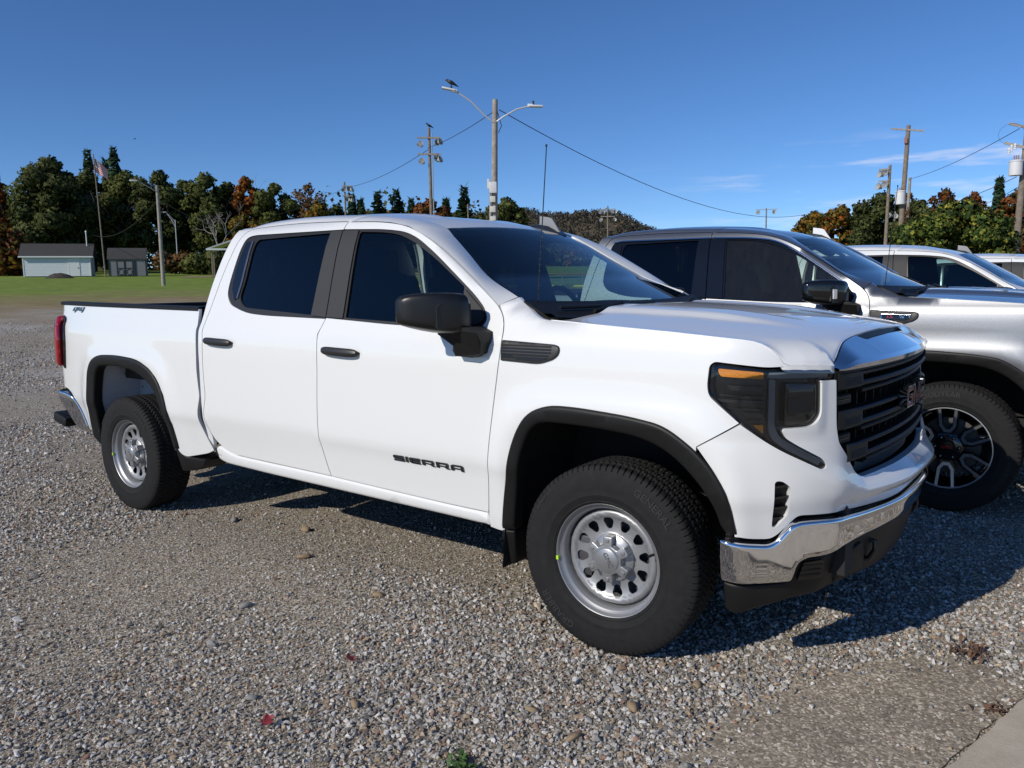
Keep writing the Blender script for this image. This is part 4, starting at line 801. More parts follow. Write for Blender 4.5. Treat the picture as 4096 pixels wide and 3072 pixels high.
# birds
mat('feathers', .006, .5)
def crow(p, rz, s, label, beak_down=0.0):
    """perched crow: one smooth skin from bill to tail, wings folded, two legs"""
    bm = bmesh.new(); J = [(.0, 0, .0), (.10, 0, .05), (.17, 0, .13 - beak_down), (.21, 0, .175 - beak_down), (.28, 0, .16 - beak_down * 1.6), (-.11, 0, -.06), (-.22, 0, -.13), (-.34, 0, -.20), (.0, .045, -.09), (.0, -.045, -.09), (.01, .045, -.17), (.01, -.045, -.17), (-.02, .075, .01), (-.02, -.075, .01), (-.20, .055, -.10), (-.20, -.055, -.10)]
    E = [(0, 1), (1, 2), (2, 3), (3, 4), (0, 5), (5, 6), (6, 7), (0, 8), (0, 9), (8, 10), (9, 11), (0, 12), (0, 13), (12, 14), (13, 15)]; rad = [.085, .085, .058, .048, .010, .075, .042, .026, .026, .026, .010, .010, .04, .04, .018, .018]
    me = bpy.data.meshes.new('crow'); me.from_pydata(J, E, []); me.materials.append(MATS['feathers']); o = bpy.data.objects.new('crow', me); C.objects.link(o); md = o.modifiers.new('skin', 'SKIN'); sk = me.skin_vertices[0].data
    for k, r_ in enumerate(rad): sk[k].radius = (r_, r_ * (.55 if k == 7 else 1)); sk[k].use_root = (k == 0)
    ss = o.modifiers.new('smooth', 'SUBSURF'); ss.levels = 2; ss.render_levels = 2; o.location = p; o.rotation_euler = (0, 0, rz); o.scale = (s, s, s); tag(o, label, 'bird'); return o
e = sp_.location; ca, sa = math.cos(sp_.rotation_euler[2]), math.sin(sp_.rotation_euler[2]); loc = lambda x, y, z: (e[0] + x * ca - y * sa, e[1] + x * sa + y * ca, e[2] + z)
hh = CAM[2] + 38 * math.tan(R(12.65)) - ZB; crow(loc(-1.77, -.22, hh + .33 + .24 + .16), sp_.rotation_euler[2] + math.pi, 1.0, 'black crow perched on the left lamp of the double street lamp', .05)
b = P(132.62, 62, 10.85); crow((b[0], b[1], b[2] + .17), R(132.6 - 90) + math.pi, 1.0, 'black crow on top of the brown floodlight pole')
b = P(151.6, 70, 9.55); crow(b, 1.0, .35, 'tiny black bird flying high above the dark trees')
# ------------------------------------------------------------------ pickup parts (each mesh made once, shared by the trucks)
def poly3(*a): return [p for q in a for p in q]
def mirU(pts): return [(2 * UC - p[0],) + tuple(p[1:]) for p in reversed(pts)]
PARTS = []     # (key, name, parent key, mesh, material key, side) ; side 'R' also gets a mirrored copy, 'M' is symmetric
def part(key, name, me, mk, side='R', parent=None, only=None):
    PARTS.append(dict(key=key, name=name, me=me, mk=mk, side=side, parent=parent, only=only))
def pan(key, name, outline, mk, S=None, side='R', parent=None, only=None, **k):
    part(key, name, panel(name, S or WS, outline, **k), mk, side, parent, only)
def shrink(a, d):   # not used for curves, only for simple outlines
    return a
# --- outlines on the flank
BCUT = [(-1.700, 1.797), (-1.653, 1.362), (-1.656, 1.332), (-1.680, 1.260), (-1.679, 1.090), (-1.692, .940), (-1.698, .784), (-1.695, .680), (-1.674, .555), (-1.661, .513)]
RCUT = [(-2.500, .527), (-2.612, .550), (-2.702, .612), (-2.743, .695), (-2.746, .761), (-2.713, .865), (-2.716, .912), (-2.721, 1.05), (-2.712, 1.18), (-2.723, 1.294), (-2.703, 1.391), (-2.666, 1.581), (-2.631, 1.70), (-2.614, 1.775), (-2.588, 1.826), (-2.54, 1.843), (-2.445, 1.849), (-2.206, 1.855), (-1.95, 1.849), (-1.703, 1.837)]
ACUT = [(-.605, .488), (-.570, .672), (-.550, .835), (-.527, 1.003), (-.503, 1.14), (-.488, 1.248), (-.498, 1.317), (-.514, 1.361), (-.551, 1.404), (-.695, 1.502), (-.865, 1.610), (-1.022, 1.704), (-1.219, 1.789), (-1.434, 1.821), (-1.697, 1.835)]
sh = lambda L, dx: [(p[0] + dx, p[1]) for p in L]
s0 = lambda p: (p[0], p[1], 0.0)
def sharp_ends(L): return [s0(L[0])] + list(L[1:-1]) + [s0(L[-1])]
RWIN = [(-1.702, 1.797), (-1.80, 1.798), (-2.197, 1.803), (-2.48, 1.806), (-2.548, 1.795), (-2.563, 1.727), (-2.574, 1.613), (-2.580, 1.522), (-2.574, 1.462), (-2.524, 1.405), (-2.358, 1.358), (-2.169, 1.345), (-1.658, 1.334)]
FWIN = [(-1.651, 1.338), (-1.374, 1.324), (-1.153, 1.312), (-.668, 1.306), (-.611, 1.314), (-.594, 1.348), (-.621, 1.394), (-.690, 1.451), (-.826, 1.542), (-.988, 1.648), (-1.123, 1.724), (-1.226, 1.761), (-1.385, 1.782), (-1.696, 1.798)]
rdoor = rc(poly3([s0(RCUT[0])], RCUT[1:-1], [s0(RCUT[-1])], sharp_ends(RWIN), [s0(p) if i == 0 else p for i, p in enumerate(sh(BCUT[3:-1], -.0025))], [s0((-1.6635, .513))]))
pan('rear_door', 'rear_door', rdoor, 'paint', step=.06, bstep=.025)
fdoor = rc(poly3([s0((-1.6585, .512)), (-1.252, .5), (-.838, .489)], [s0(ACUT[0])], ACUT[1:-1], [s0(ACUT[-1])], sharp_ends(FWIN[::-1]), sh(BCUT[3:-1], .0025)))
pan('front_door', 'front_door', fdoor, 'paint', step=.06, bstep=.025)
# window surrounds and panes
GR = rc([(-2.385, 1.388), (-1.777, 1.352, .01), (-1.792, 1.782, .01), (-2.108, 1.780, .3), (-2.43, 1.776, .03), (-2.447, 1.74), (-2.437, 1.53), (-2.455, 1.44)], .04)
GF = rc([(-1.512, 1.341, .01), (-1.153, 1.326), (-.757, 1.322, .01), (-.768, 1.488, .01), (-.98, 1.620), (-1.146, 1.706), (-1.263, 1.748), (-1.375, 1.765), (-1.565, 1.777, .02)], .06)
pan('rwt', 'window_trim', rc(sharp_ends(RWIN), None), 'trim', holes=[GR], off=-.006, step=.08, bstep=.03, parent='rear_door')
pan('rwg', 'window_pane', GR, 'privacy_glass', off=-.014, edge=0, step=.06, bstep=.03, parent='rear_door')
pan('rqt', 'quarter_trim', rc([(-2.545, 1.50, .03), (-2.49, 1.425, .03), (-2.475, 1.45), (-2.462, 1.54), (-2.47, 1.765, .01), (-2.53, 1.77, .01), (-2.55, 1.62)], .01), 'gloss', off=0.0, step=.06, edge=.008, parent='rear_door')
pan('rqc', 'quarter_strip', rc([(-2.475, 1.44), (-2.462, 1.44), (-2.452, 1.53), (-2.462, 1.77), (-2.476, 1.77), (-2.466, 1.53)], .003), 'strip', off=.003, step=.06, edge=.008, parent='rear_door')
pan('fwt', 'window_trim', rc(sharp_ends(FWIN), None), 'trim', holes=[GF], off=-.006, step=.08, bstep=.03, parent='front_door')
pan('fwg', 'window_pane', GF, 'front_glass', off=-.014, edge=0, step=.06, bstep=.03, parent='front_door')
pan('rbp', 'pillar_trim', rc([(-1.777, 1.351), (-1.659, 1.344), (-1.7035, 1.791), (-1.795, 1.792)], .004), 'pillar', off=.002, step=.08, edge=.012, parent='rear_door')
pan('fbp', 'pillar_trim', rc([(-1.652, 1.343), (-1.527, 1.340), (-1.575, 1.785), (-1.696, 1.790)], .004), 'pillar', off=.002, step=.08, edge=.012, parent='front_door')
pan('sail', 'sail_panel', rc([(-.752, 1.322), (-.665, 1.322), (-.622, 1.335), (-.618, 1.36), (-.64, 1.393), (-.758, 1.478)], .012), 'pillar', off=.002, step=.06, edge=.01, parent='front_door')
# bright strip on the window line of the better trimmed truck
def ribbon(c, w): return rc(poly3([s0(c[0])], c[1:-1], [s0(c[-1])], [s0((c[-1][0], c[-1][1] - w))], [(p[0], p[1] - w) for p in c[1:-1][::-1]], [s0((c[0][0], c[0][1] - w))]))
pan('chf', 'bright_strip', ribbon([(-1.69, 1.804), (-1.385, 1.79), (-1.222, 1.769), (-1.118, 1.732), (-.984, 1.657), (-.822, 1.551), (-.686, 1.46)], .009), 'chrome', off=.004, step=.05, edge=.01, parent='front_door', only='lux')
pan('chr', 'bright_strip', ribbon([(-2.55, 1.80), (-2.48, 1.813), (-2.197, 1.81), (-1.708, 1.804)], .009), 'chrome', off=.004, step=.05, edge=.01, parent='rear_door', only='lux')
# handles
def handle(uc, zc):
    w = MB()
    def fn(a, b):
        t = 2 * math.pi * b; L = .138; q = (a - .5) * 2; e = (1 - abs(q) ** 6) ** .5
        u = uc + q * L; zz = zc - .004 * q + (.0205 * e + .001) * math.sin(t)
        o = .026 - .010 * q * q + (.011 * e + .001) * math.cos(t) - (.020 if abs(q) > .965 else 0)
        return tuple(WS(u, zz, o))
    w.grid(fn, 28, 14); return w.mesh('door_handle')
def cup(uc, zc): return rc([(uc - .125, zc), (uc - .08, zc - .032), (uc + .02, zc - .036), (uc + .12, zc - .01), (uc + .12, zc + .014), (uc + .03, zc + .036), (uc - .06, zc + .032)], .05)
def cupS(uc, zc):
    def S(u, z, off=0.0):
        r = ((u - uc) / .105) ** 2 + ((z - zc) / .034) ** 2
        return WS(u, z, off + .0012 - .018 * np.exp(-r ** 2 * 1.2))
    return S
for k, uc, zc, pr in (('f', -1.492, 1.176, 'front_door'), ('r', -2.545, 1.194, 'rear_door')):
    part('h' + k, 'door_handle', handle(uc, zc), 'handle', 'R', pr)
    pan('c' + k, 'handle_recess', cup(uc, zc), 'paint', S=cupS(uc, zc), step=.014, edge=0, parent=pr)
# rocker, fender, bed, cab pillars
pan('rocker', 'rocker_panel', rc([(-2.70, .474, .02), (-2.63, .455), (-2.227, .444), (-1.5, .433), (-.85, .424), (-.612, .418, .01), (-.612, .480, .005), (-.838, .483), (-1.252, .494), (-1.66, .507), (-2.2, .514), (-2.50, .520), (-2.58, .532), (-2.665, .565, .02), (-2.712, .545, .02)], .1), 'paint', step=.08, roll=.016, edge=.06)
AFi = [(.40, .872), (.335, .925), (.263, .955), (.13, .972), (-.1, .985), (-.225, .982), (-.32, .945), (-.375, .88), (-.42, .78), (-.478, .56), (-.50, .44)]
fend = rc(poly3([s0((-.5, .418)), s0((-.604, .418)), (-.599, .488)], sh(ACUT[1:8], .0055), [s0((-.5445, 1.409)), s0((-.517, 1.438)), (-.472, 1.409), (-.422, 1.385), (-.37, 1.365), (-.323, 1.351), (-.279, 1.346, .004), (-.043, 1.332), (.28, 1.311), (.445, 1.298), (.572, 1.286), (.612, 1.273), (.648, 1.247), s0((.684, 1.199)), (.63, 1.196), (.458, 1.214, .02), (.440, 1.20, .02), (.434, 1.128), (.440, 1.092, .03), s0((.543, 1.0)), s0((.405, .909))], AFi))
pan('fender', 'front_fender', fend, 'paint', step=.05, bstep=.022)
ARi = [(-4.19, .50), (-4.18, .674), (-4.14, .80), (-4.10, .925), (-4.045, 1.0), (-3.955, 1.035), (-3.742, 1.045), (-3.495, 1.03), (-3.36, .995), (-3.245, .92), (-3.185, .815), (-3.15, .72), (-3.12, .52)]
TL = [(-4.83, 1.325, .01), (-4.62, 1.325, .02), (-4.565, 1.308, .02), (-4.552, 1.28), (-4.535, 1.14), (-4.575, .925, .01), (-4.61, .935, .02), (-4.83, 1.0, .02)]
bed = rc(poly3([s0((-4.215, .50)), s0((-4.335, .50)), (-4.385, .635), (-4.455, .72), (-4.52, .77), (-4.60, .79), s0((-4.86, .80)), s0((-4.86, 1.395)), (-4.66, 1.398, .02), (-4.58, 1.408, .03), (-3.9, 1.399), s0((-2.79, 1.378)), (-2.79, 1.282), (-2.785, 1.12), (-2.795, 1.026), (-2.785, .91), (-2.778, .862), (-2.818, .757), (-2.812, .69), (-2.775, .602), s0((-2.73, .527)), (-2.80, .50), (-3.045, .449, .03), (-3.088, .47), (-3.11, .50)], ARi[::-1]))
pan('bed', 'bed_side', bed, 'paint', S=WB, holes=[rc(TL)], step=.055, bstep=.025)
pan('cpil', 'cab_corner', rc(poly3([s0((-2.72, .56)), s0((-2.757, .60)), (-2.762, .8), (-2.758, 1.2), (-2.764, 1.40), (-2.755, 1.5), (-2.725, 1.66), (-2.70, 1.76), s0((-2.685, 1.845)), s0((-2.553, 1.848))], [(p[0] - .0055, p[1] + .003) for p in RCUT[2:15][::-1]])), 'paint', step=.05, bstep=.02)
# A-pillar and roof rail: from the door cut up to the windscreen edge and the roof ditch
C0 = [(-.5475, 1.411), (-.689, 1.508), (-.859, 1.617), (-1.017, 1.711), (-1.215, 1.795), (-1.432, 1.827), (-1.707, 1.843), (-2.0, 1.856), (-2.206, 1.861), (-2.445, 1.855), (-2.548, 1.849), (-2.66, 1.845)]
C1 = [(-.5205, -.842, 1.440), (-.741, -.765, 1.530), (-.932, -.685, 1.650), (-1.06, -.635, 1.732), (-1.154, -.600, 1.787), (-1.35, -.59, 1.842), (-1.62, -.585, 1.876), (-2.0, -.585, 1.896), (-2.2, -.585, 1.899), (-2.42, -.585, 1.894), (-2.58, -.585, 1.876), (-2.685, -.585, 1.850)]
_ti = np.arange(12.0); _c1 = [pchip(_ti, [p[k] for p in C1]) for k in range(3)]
# the rail's lower edge follows the real door outlines at an even gap
_pf = [p for p in dense(fdoor, .02)]; _pr = [p for p in dense(rdoor, .02)]
_up = sorted([p for p in _pf if p[1] > 1.395 and p[1] > np.interp(p[0], [-1.75, -1.3, -1.1, -.9, -.7, -.56], [1.815, 1.806, 1.745, 1.615, 1.48, 1.385])], key=lambda p: -p[0]) + sorted([p for p in _pr if p[1] > 1.825 and p[0] > -2.60], key=lambda p: -p[0])
_up = np.array(_up + [(-2.66, 1.843)]); _tg = np.gradient(_up, axis=0); _tg /= np.hypot(_tg[:, 0], _tg[:, 1])[:, None]; _up = _up + np.stack([_tg[:, 1], -_tg[:, 0]], 1) * .0045
_us = np.concatenate([[0], np.cumsum(np.hypot(*np.diff(_up, axis=0).T))]); _cs = np.concatenate([[0], np.cumsum(np.hypot(*np.diff(np.array(C0), axis=0).T))]); _cs *= _us[-1] / _cs[-1]
_c0 = lambda t: np.interp(np.interp(t, _ti, _cs), _us, _up[:, 0]); _c0z = lambda t: np.interp(np.interp(t, _ti, _cs), _us, _up[:, 1])
def rail(a, b):
    t = a * 11; A = WS(_c0(t), _c0z(t)).reshape(3); B = np.array([float(f(t)) for f in _c1])
    K = 0.5 * (A + B) + np.array([0, -.028, .022]) * float(sm(-.3, 1.6, t))
    return tuple((1 - b) ** 2 * A + 2 * b * (1 - b) * K + b * b * B)
w = MB(); w.grid(rail, 110, 8)
w.grid(lambda a, b: tuple(np.array(rail(a, 0)) + b * np.array([0, .03, -.004])), 110, 1, True)
w.grid(lambda a, b: tuple(np.array(rail(a, 1)) + b * np.array([0, .004, -.03])), 110, 1)
part('rail', 'roof_rail', w.mesh('roof_rail', sharp=50), 'paint')
# roof
_dz = pchip([-2.70, -2.58, -2.42, -2.2, -2.0, -1.62, -1.35, -1.154, -1.06], [1.850, 1.876, 1.894, 1.899, 1.896, 1.876, 1.842, 1.787, 1.75])
def roofS(x, y, off=0.0):
    q = np.clip(np.abs(y) / .585, 0, 1.2); cz = .026 * (1 - q ** 2) + .012 * np.exp(-((np.abs(y) - .34) / .06) ** 2) * sm(-2.6, -2.4, x) * sm(-1.3, -1.5, x)
    return np.stack(np.broadcast_arrays(np.asarray(x, float), np.asarray(y, float), _dz(x) + cz + off - .004), -1)
roof = rc([s0((-2.69, -.579)), (-1.62, -.579), (-1.35, -.584), s0((-1.157, -.594)), (-1.135, -.4), (-1.12, 0), (-1.135, .4), s0((-1.157, .594)), (-1.35, .584), (-1.62, .579), s0((-2.69, .579)), (-2.70, 0)])
pan('roof', 'roof', roof, 'paint', S=roofS, side='M', step=.06, bstep=.05, edge=.02)
w = MB()
for sgn in (-1, 1):
    w = MB(); w.tube([(x, sgn * .5822, float(_dz(x)) - .008) for x in np.linspace(-2.66, -1.17, 24)], .0052, 6); part('ditch%d' % sgn, 'roof_seam', w.mesh('roof_seam'), 'rubber', 'M')

# windscreen
def wsS(s, t, off=0.0):
    s = np.asarray(s, float); t = np.asarray(t, float)
    ex = np.interp(t, [-.35, 0, .3, .62, .85, 1], [-.30, -.5205, -.741, -.932, -1.06, -1.157]); ey = np.interp(t, [-.35, 0, .3, .62, .85, 1], [.885, .842, .765, .685, .635, .598])
    ez = np.interp(t, [-.35, 0, .3, .62, .85, 1], [1.335, 1.438, 1.530, 1.650, 1.732, 1.786])
    b = 1 - s * s
    return np.stack([ex + (.155 - .115 * t) * b + .5 * off, s * ey, ez + .026 * t * b - .012 * (1 - t) * b + .86 * off], -1)
ws = [(-.985, -.30), (.985, -.30), (.985, 1.0), (-.985, 1.0)]
ws = dense(ws, .08)
def wsflip(S): return lambda s, t, off=0.0: S(s, t, off)
pan('wind', 'windscreen', ws, 'windscreen', S=wsS, side='M', step=.09, edge=0, off=-.004)
pan('frit', 'windscreen_border', dense([(-.997, -.30), (.997, -.30), (.997, 1.002), (-.997, 1.002)], .08), 'trim', S=wsS, holes=[dense([(-.955, -.06), (.955, -.06), (.955, .955), (-.955, .955)], .08)], side='M', step=.09, edge=.012, off=-.007)
pan('cowl', 'cowl_panel', dense([(-1.0, -.36), (1.0, -.36), (1.0, -.06), (-1.0, -.06)], .06), 'plastic', S=lambda s, t, off=0.0: wsS(s, t, off + .004 + .02 * (t < -.3)), side='M', step=.07, edge=.03)
# --- bonnet
E_U = [.885, .93, .97, 1.01, 1.05, 1.12, 1.23, 1.40, UC]; E_O = [-.030, -.038, -.045, -.052, -.060, -.075, -.090, -.098, -.10]; E_Z = [1.188, 1.207, 1.230, 1.250, 1.261, 1.268, 1.275, 1.283, 1.287]
_eo, _ez = pchip(E_U, E_O), pchip(E_U, E_Z)
def bar_top(u): u = np.where(np.asarray(u) > UC, 2 * UC - np.asarray(u), u); return _eo(u), _ez(u)
hb = []
for u, z in [(-.276, 1.349), (-.15, 1.3415), (-.043, 1.3345), (.1, 1.3245), (.28, 1.3135), (.445, 1.3005), (.55, 1.291), (.585, 1.286), (.615, 1.276), (.64, 1.260), (.663, 1.236), (.684, 1.206), (.70, 1.199), (.76, 1.197), (.82, 1.195), (.878, 1.192)]: hb.append(WS(u, z, -.001).reshape(3))
for u in (.90, .93, .96, .99, 1.02, 1.06, 1.12, 1.2, 1.3, 1.45, 1.55, UC):
    o, z = bar_top(u); hb.append(WS(u, float(z), float(o) - .003).reshape(3))
hb = np.array(hb)
_hc = pchip([-.5, -.25, .1, .4, .6, .75, .85, .95], [1.396, 1.400, 1.386, 1.361, 1.338, 1.314, 1.294, 1.276])
_hs = np.concatenate([hb[:-1] + (hb[1:] - hb[:-1]) * t for t in (0, .25, .5, .75)] + [hb[-1:]])
def hoodZ(x, y):
    x = np.asarray(x, float); ay = np.abs(np.asarray(y, float)); P = np.stack([x, -ay], -1).reshape(-1, 2)
    d = np.hypot(P[:, 0:1] - _hs[None, :, 0], P[:, 1:2] - _hs[None, :, 1]); dm = dist_open(P, hb)
    w_ = 1 / (d * d + (.7 * dm[:, None]) ** 2 + 1e-8) ** 1.6; D = ((_hs[:, 2] - hoodT(_hs[:, 0], _hs[:, 1]))[None] * w_).sum(1) / w_.sum(1)
    return (hoodT(P[:, 0], P[:, 1]) + D * (1 - np.sqrt(1 - np.clip(1 - dm / .13, 0, .9995) ** 2))).reshape(x.shape)
def dist_open(P, L):
    r = np.full(len(P), 1e9)
    for i in range(len(L) - 1):
        a, ab = L[i][:2], (L[i + 1] - L[i])[:2]; t = np.clip(((P - a) @ ab) / max((ab ** 2).sum(), 1e-9), 0, 1); e = P - a - t[:, None] * ab; r = np.minimum(r, np.hypot(e[:, 0], e[:, 1]))
    return r
def hoodT(x, y):
    ay = np.abs(y); k = 1 - .16 * (x + .3)
    dome = .020 * sm(.66 * k, .55 * k, ay) - .011 * sm(.40 * k, .30 * k, ay)
    return _hc(x) - .046 * (ay / .9) ** 2 + dome * sm(.68, .25, x) - .012
def hoodS(x, y, off=0.0):
    x, y = np.broadcast_arrays(np.asarray(x, float), np.asarray(y, float))
    return np.stack([x, y, hoodZ(x, y) + off], -1)
hr = [(-.235, -.87), (-.228, -.6), (-.232, -.3)]
ho = [(p[0], p[1], 0.0) for p in hb] ; half = [(p[0], p[1]) for p in hb]
hout = half + [(p[0], -p[1]) for p in half[::-1][1:]] + [(p[0], -p[1]) for p in hr] + [(-.235, 0)] + hr[::-1]
pan('hood', 'hood', hout, 'paint', S=hoodS, side='M', step=.028, bstep=.02, edge=.025, rings=(.002, .006, .013, .024, .04))
# --- chrome brow above the grille
def strip(rows, us, name, closed=False):
    """rows(u) -> list of (offset, z); swept along the plan curve"""
    V = []; F = []; n = None
    for u in us:
        q = rows(u); n = len(q)
        for o, z in q: V.append(tuple(WS(u, z, o).reshape(3)))
    for i in range(len(us) - 1):
        for j in range(n if closed else n - 1):
            a = i * n + j; b = i * n + (j + 1) % n; F.append((a, a + n, b + n, b))
    if closed: F.append(tuple(range(n - 1, -1, -1))); F.append(tuple(range((len(us) - 1) * n, len(us) * n)))
    w = MB(); w.add(V, F); return w
def fullU(u0, n): h = list(np.linspace(u0, UC, n)); return h + [2 * UC - u for u in h[::-1][1:]]
def brow(u):
    uu = UC - abs(u - UC); o, z = bar_top(uu); t = float(sm(.885, 1.02, uu)); notch = float(sm(1.26, 1.32, uu))
    o = float(o) + .002 + .022 * notch; z = float(z) - .001 - .020 * notch
    return [(-.03, 1.176), (.012, 1.177), (.014 , 1.181 + .012 * t), (.004, 1.186 + .022 * t), (o, z), (o - .01, z - .03)]
part('brow', 'hood_brow', strip(brow, sorted(set(fullU(.886, 34) + [1.27, 1.30, 1.33, 1.429, 1.441, 2 * UC - 1.27, 2 * UC - 1.30, 2 * UC - 1.33, 2 * UC - 1.429, 2 * UC - 1.441])), 'b').mesh('hood_brow', sharp=14), 'chrome', 'M')
part('slot', 'brow_slot', strip(lambda u: [(float(bar_top(u)[0]) + .020, float(bar_top(u)[1]) - .026), (float(bar_top(u)[0]) - .004, float(bar_top(u)[1]) - .030), (float(bar_top(u)[0]) - .006, float(bar_top(u)[1]) - .004)], fullU(1.27, 14), 's').mesh('brow_slot'), 'plastic', 'M', 'brow')
# --- grille
GZ = [.755, .766, .783, .899, .92, .975, 1.177]; GU = [1.10, 1.064, 1.031, .917, .901, .888, .881]
gu0 = lambda z: float(np.interp(z, GZ, GU))
gout = rc(poly3([s0((u - .004, z)) for z, u in zip(GZ, GU)][::-1], mirU([(u - .004, z) for z, u in zip(GZ, GU)][::-1])), .02)
part('grille', 'grille', panel('grille', WS, gout, step=.08, off=-.085, edge=.0), 'plastic', 'M')
part('grw', 'grille_surround', strip(lambda u: [(-.09, 1.172), (-.005, 1.174), (-.005, 1.166), (-.09, 1.164)], fullU(.883, 20), 'g', True).mesh('grille_surround'), 'plastic', 'M', 'grille')
w = MB(); 
part('gsd', 'grille_side', panel('grille_side', lambda u, z, off=0.0: WS(u, z, off), rc([(gu0(z) - .002, z) for z in GZ] + [(gu0(z) + .01, z) for z in GZ[::-1]], .004), step=.05, off=-.004, edge=.085), 'plastic', 'R', 'grille')
def gbar(z0, z1, u0, u1=None, o0=-.07, o1=-.006, name='grille_bar', ch=.006):
    us = fullU(u0, 26) if u1 is None else list(np.linspace(u0, u1, 12))
    return strip(lambda u: [(o0, z0), (o1 - ch, z0), (o1, z0 + ch), (o1, z1 - ch), (o1 - ch, z1), (o0, z1)], us, name, True).mesh(name, sharp=25)
for k, (z0, z1, zn0, zn1) in enumerate([(1.106, 1.166, 1.120, 1.135), (.962, 1.030, .975, .990), (.836, .902, .850, .864)]):
    ua = gu0((z0 + z1) / 2) + .012
    part('gp%d' % k, 'grille_plate', gbar(z0, z1, ua, ua + .165, o1=.004), 'plastic', 'R', 'grille')
    for q in range(5):     # fine ribs moulded into the plate
        zz = z0 + .012 + q * .006
        part('gr%d%d' % (k, q), 'plate_rib', gbar(zz, zz + .0025, ua + .03, ua + .15, -.005, .0065, 'plate_rib', .001), 'plastic', 'R', 'gp%d' % k)
    part('gt%d' % k, 'grille_bar', gbar(z1 - .020, z1 - .003, ua + .16, o1=-.004), 'plastic', 'M', 'grille')
    part('gb%d' % k, 'grille_bar', gbar(z0 + .003, z0 + .022, ua + .16, o1=.004), 'plastic', 'M', 'grille')
    part('gl%d' % k, 'grille_bar', gbar(z0 - .026, z0 - .010, ua + .20, o1=-.012), 'plastic', 'M', 'grille')
    if k < 2:
        part('gq%d' % k, 'grille_plate', gbar(z0 - .062, z0 - .022, ua, ua + .125, o1=-.022), 'plastic', 'R', 'grille')
        part('gw%d' % k, 'plate_slot', gbar(z0 - .05, z0 - .034, ua + .004, ua + .105, -.03, -.0195, 'plate_slot'), 'gloss', 'R', 'grille')
for q in range(13):     # upright ribs
    u = 1.13 + q * (2 * (UC - 1.13)) / 12
    part('gv%d' % q, 'grille_rib', strip(lambda uu: [(-.08, .79), (-.045, .79), (-.045, 1.165), (-.08, 1.165)], [u - .0025, u + .0025], 'v', True).mesh('grille_rib'), 'plastic', 'M', 'grille')
# --- front fascia, bumper, valance
LAMPf = [(.877, 1.145), (.815, 1.145), (.819, 1.139), (.822, 1.023), (.788, .987), (.689, .983), (.682, .973), (.694, .949), (.739, .920), (.837, .867), (.853, .838), (.833, .828), (.689, .899), (.628, .936), (.547, .9965)]
AFo = [(.412, .902), (.47, .82), (.515, .737), (.536, .60)]
fasc_h = poly3([s0((.552, .584)), (.60, .577), (.660, .576, .02), (.686, .590, .02), (.758, .664, .02), (1.12, .646), (1.3, .641), (UC, .640)])
fasc_t = poly3([(UC, .768), (1.3, .768), (1.072, .768, .02), (1.034, .783), (.921, .899), (.905, .920), (.892, .975), s0((.884, 1.143))], [s0(LAMPf[0]), s0(LAMPf[1])] + LAMPf[2:-1], [s0((.547, .9965)), s0((.4075, .9065))], AFo[1:-1], [s0((.536, .584))])
fasc = rc(fasc_h + mirU(fasc_h)[1:] + mirU(fasc_t) + fasc_t[1:], .03)
VENT = [(.664, .795), (.688, .796), (.719, .773), (.720, .668), (.683, .621), (.665, .621)]
def fasS(u, z, off=0.0):
    uu = np.where(np.asarray(u) > UC, 2 * UC - np.asarray(u), u)
    lip = .010 * sm(.86, .80, uu) * sm(.93, 1.0, z)
    return WS(u, z, off + lip)
pan('fascia', 'front_fascia', fasc, 'paint', S=fasS, side='M', holes=[rc(VENT, .012), rc(mirU(VENT), .012)], step=.020, bstep=.014, edge=.03)
pan('vback', 'air_slot', rc([(.655, .61), (.73, .61), (.73, .81), (.655, .81)], .01), 'plastic', off=-.03, step=.05, edge=0, parent='fascia')
for q in range(4): pan('vs%d' % q, 'slot_slat', rc([(.662, .645 + q * .04), (.722, .652 + q * .04), (.722, .66 + q * .04), (.662, .653 + q * .04)], .002), 'gloss', off=-.012, step=.05, edge=.012, parent='fascia')
bt = [(.484, .577, .012), (.541, .569), (.650, .560, .03), (.680, .576, .03), (.735, .645, .03), (.80, .647), (1.088, .630), (1.3, .632), (UC, .634)]
bl = [(UC, .540), (1.33, .538), (1.117, .526), (.90, .500), (.80, .500, .02), (.768, .484, .02), (.752, .411, .015), (.604, .404), (.482, .410, .012)]
bump = rc(bt + mirU(bt)[1:] + mirU(bl)[1:] + bl[1:], .06)
pan('bumper', 'front_bumper', bump, 'chrome', side='M', off=.036, roll=.016, step=.03, bstep=.018, edge=.03)
pan('bgap', 'bumper_backing', rc([(.50, .36), (UC, .36), (2 * UC - .50, .36), (2 * UC - .5, .6), (2 * UC - .72, .70), (UC, .70), (.72, .70), (.5, .6)], .02), 'plastic', side='M', off=-.022, step=.08, edge=0)
vt = [(.490, .398, .01), (.604, .392), (.750, .399, .02), (.772, .470, .02), (.79, .488, .02), (.90, .490), (1.117, .516), (1.33, .530), (UC, .532)]
vb = [(UC, .335), (1.25, .338), (.963, .336), (.79, .332), (.53, .268), (.494, .285, .01)]
pan('valance', 'lower_valance', rc(vt + mirU(vt)[1:] + mirU(vb)[1:] + vb[1:], .04), 'plastic', side='M', off=.008, roll=.014, step=.05, bstep=.025, edge=.05)
pan('fogb', 'fog_blank', rc([(.782, .412), (.898, .405), (.888, .482), (.795, .482)], .01), 'gloss_dark', off=.021, step=.05, edge=.02, parent='valance')
for q in range(3): pan('fs%d' % q, 'blank_slat', rc([(.792, .424 + q * .02), (.885, .420 + q * .02), (.885, .427 + q * .02), (.792, .431 + q * .02)], .002), 'plastic', off=.024, step=.05, edge=.01, parent='valance')
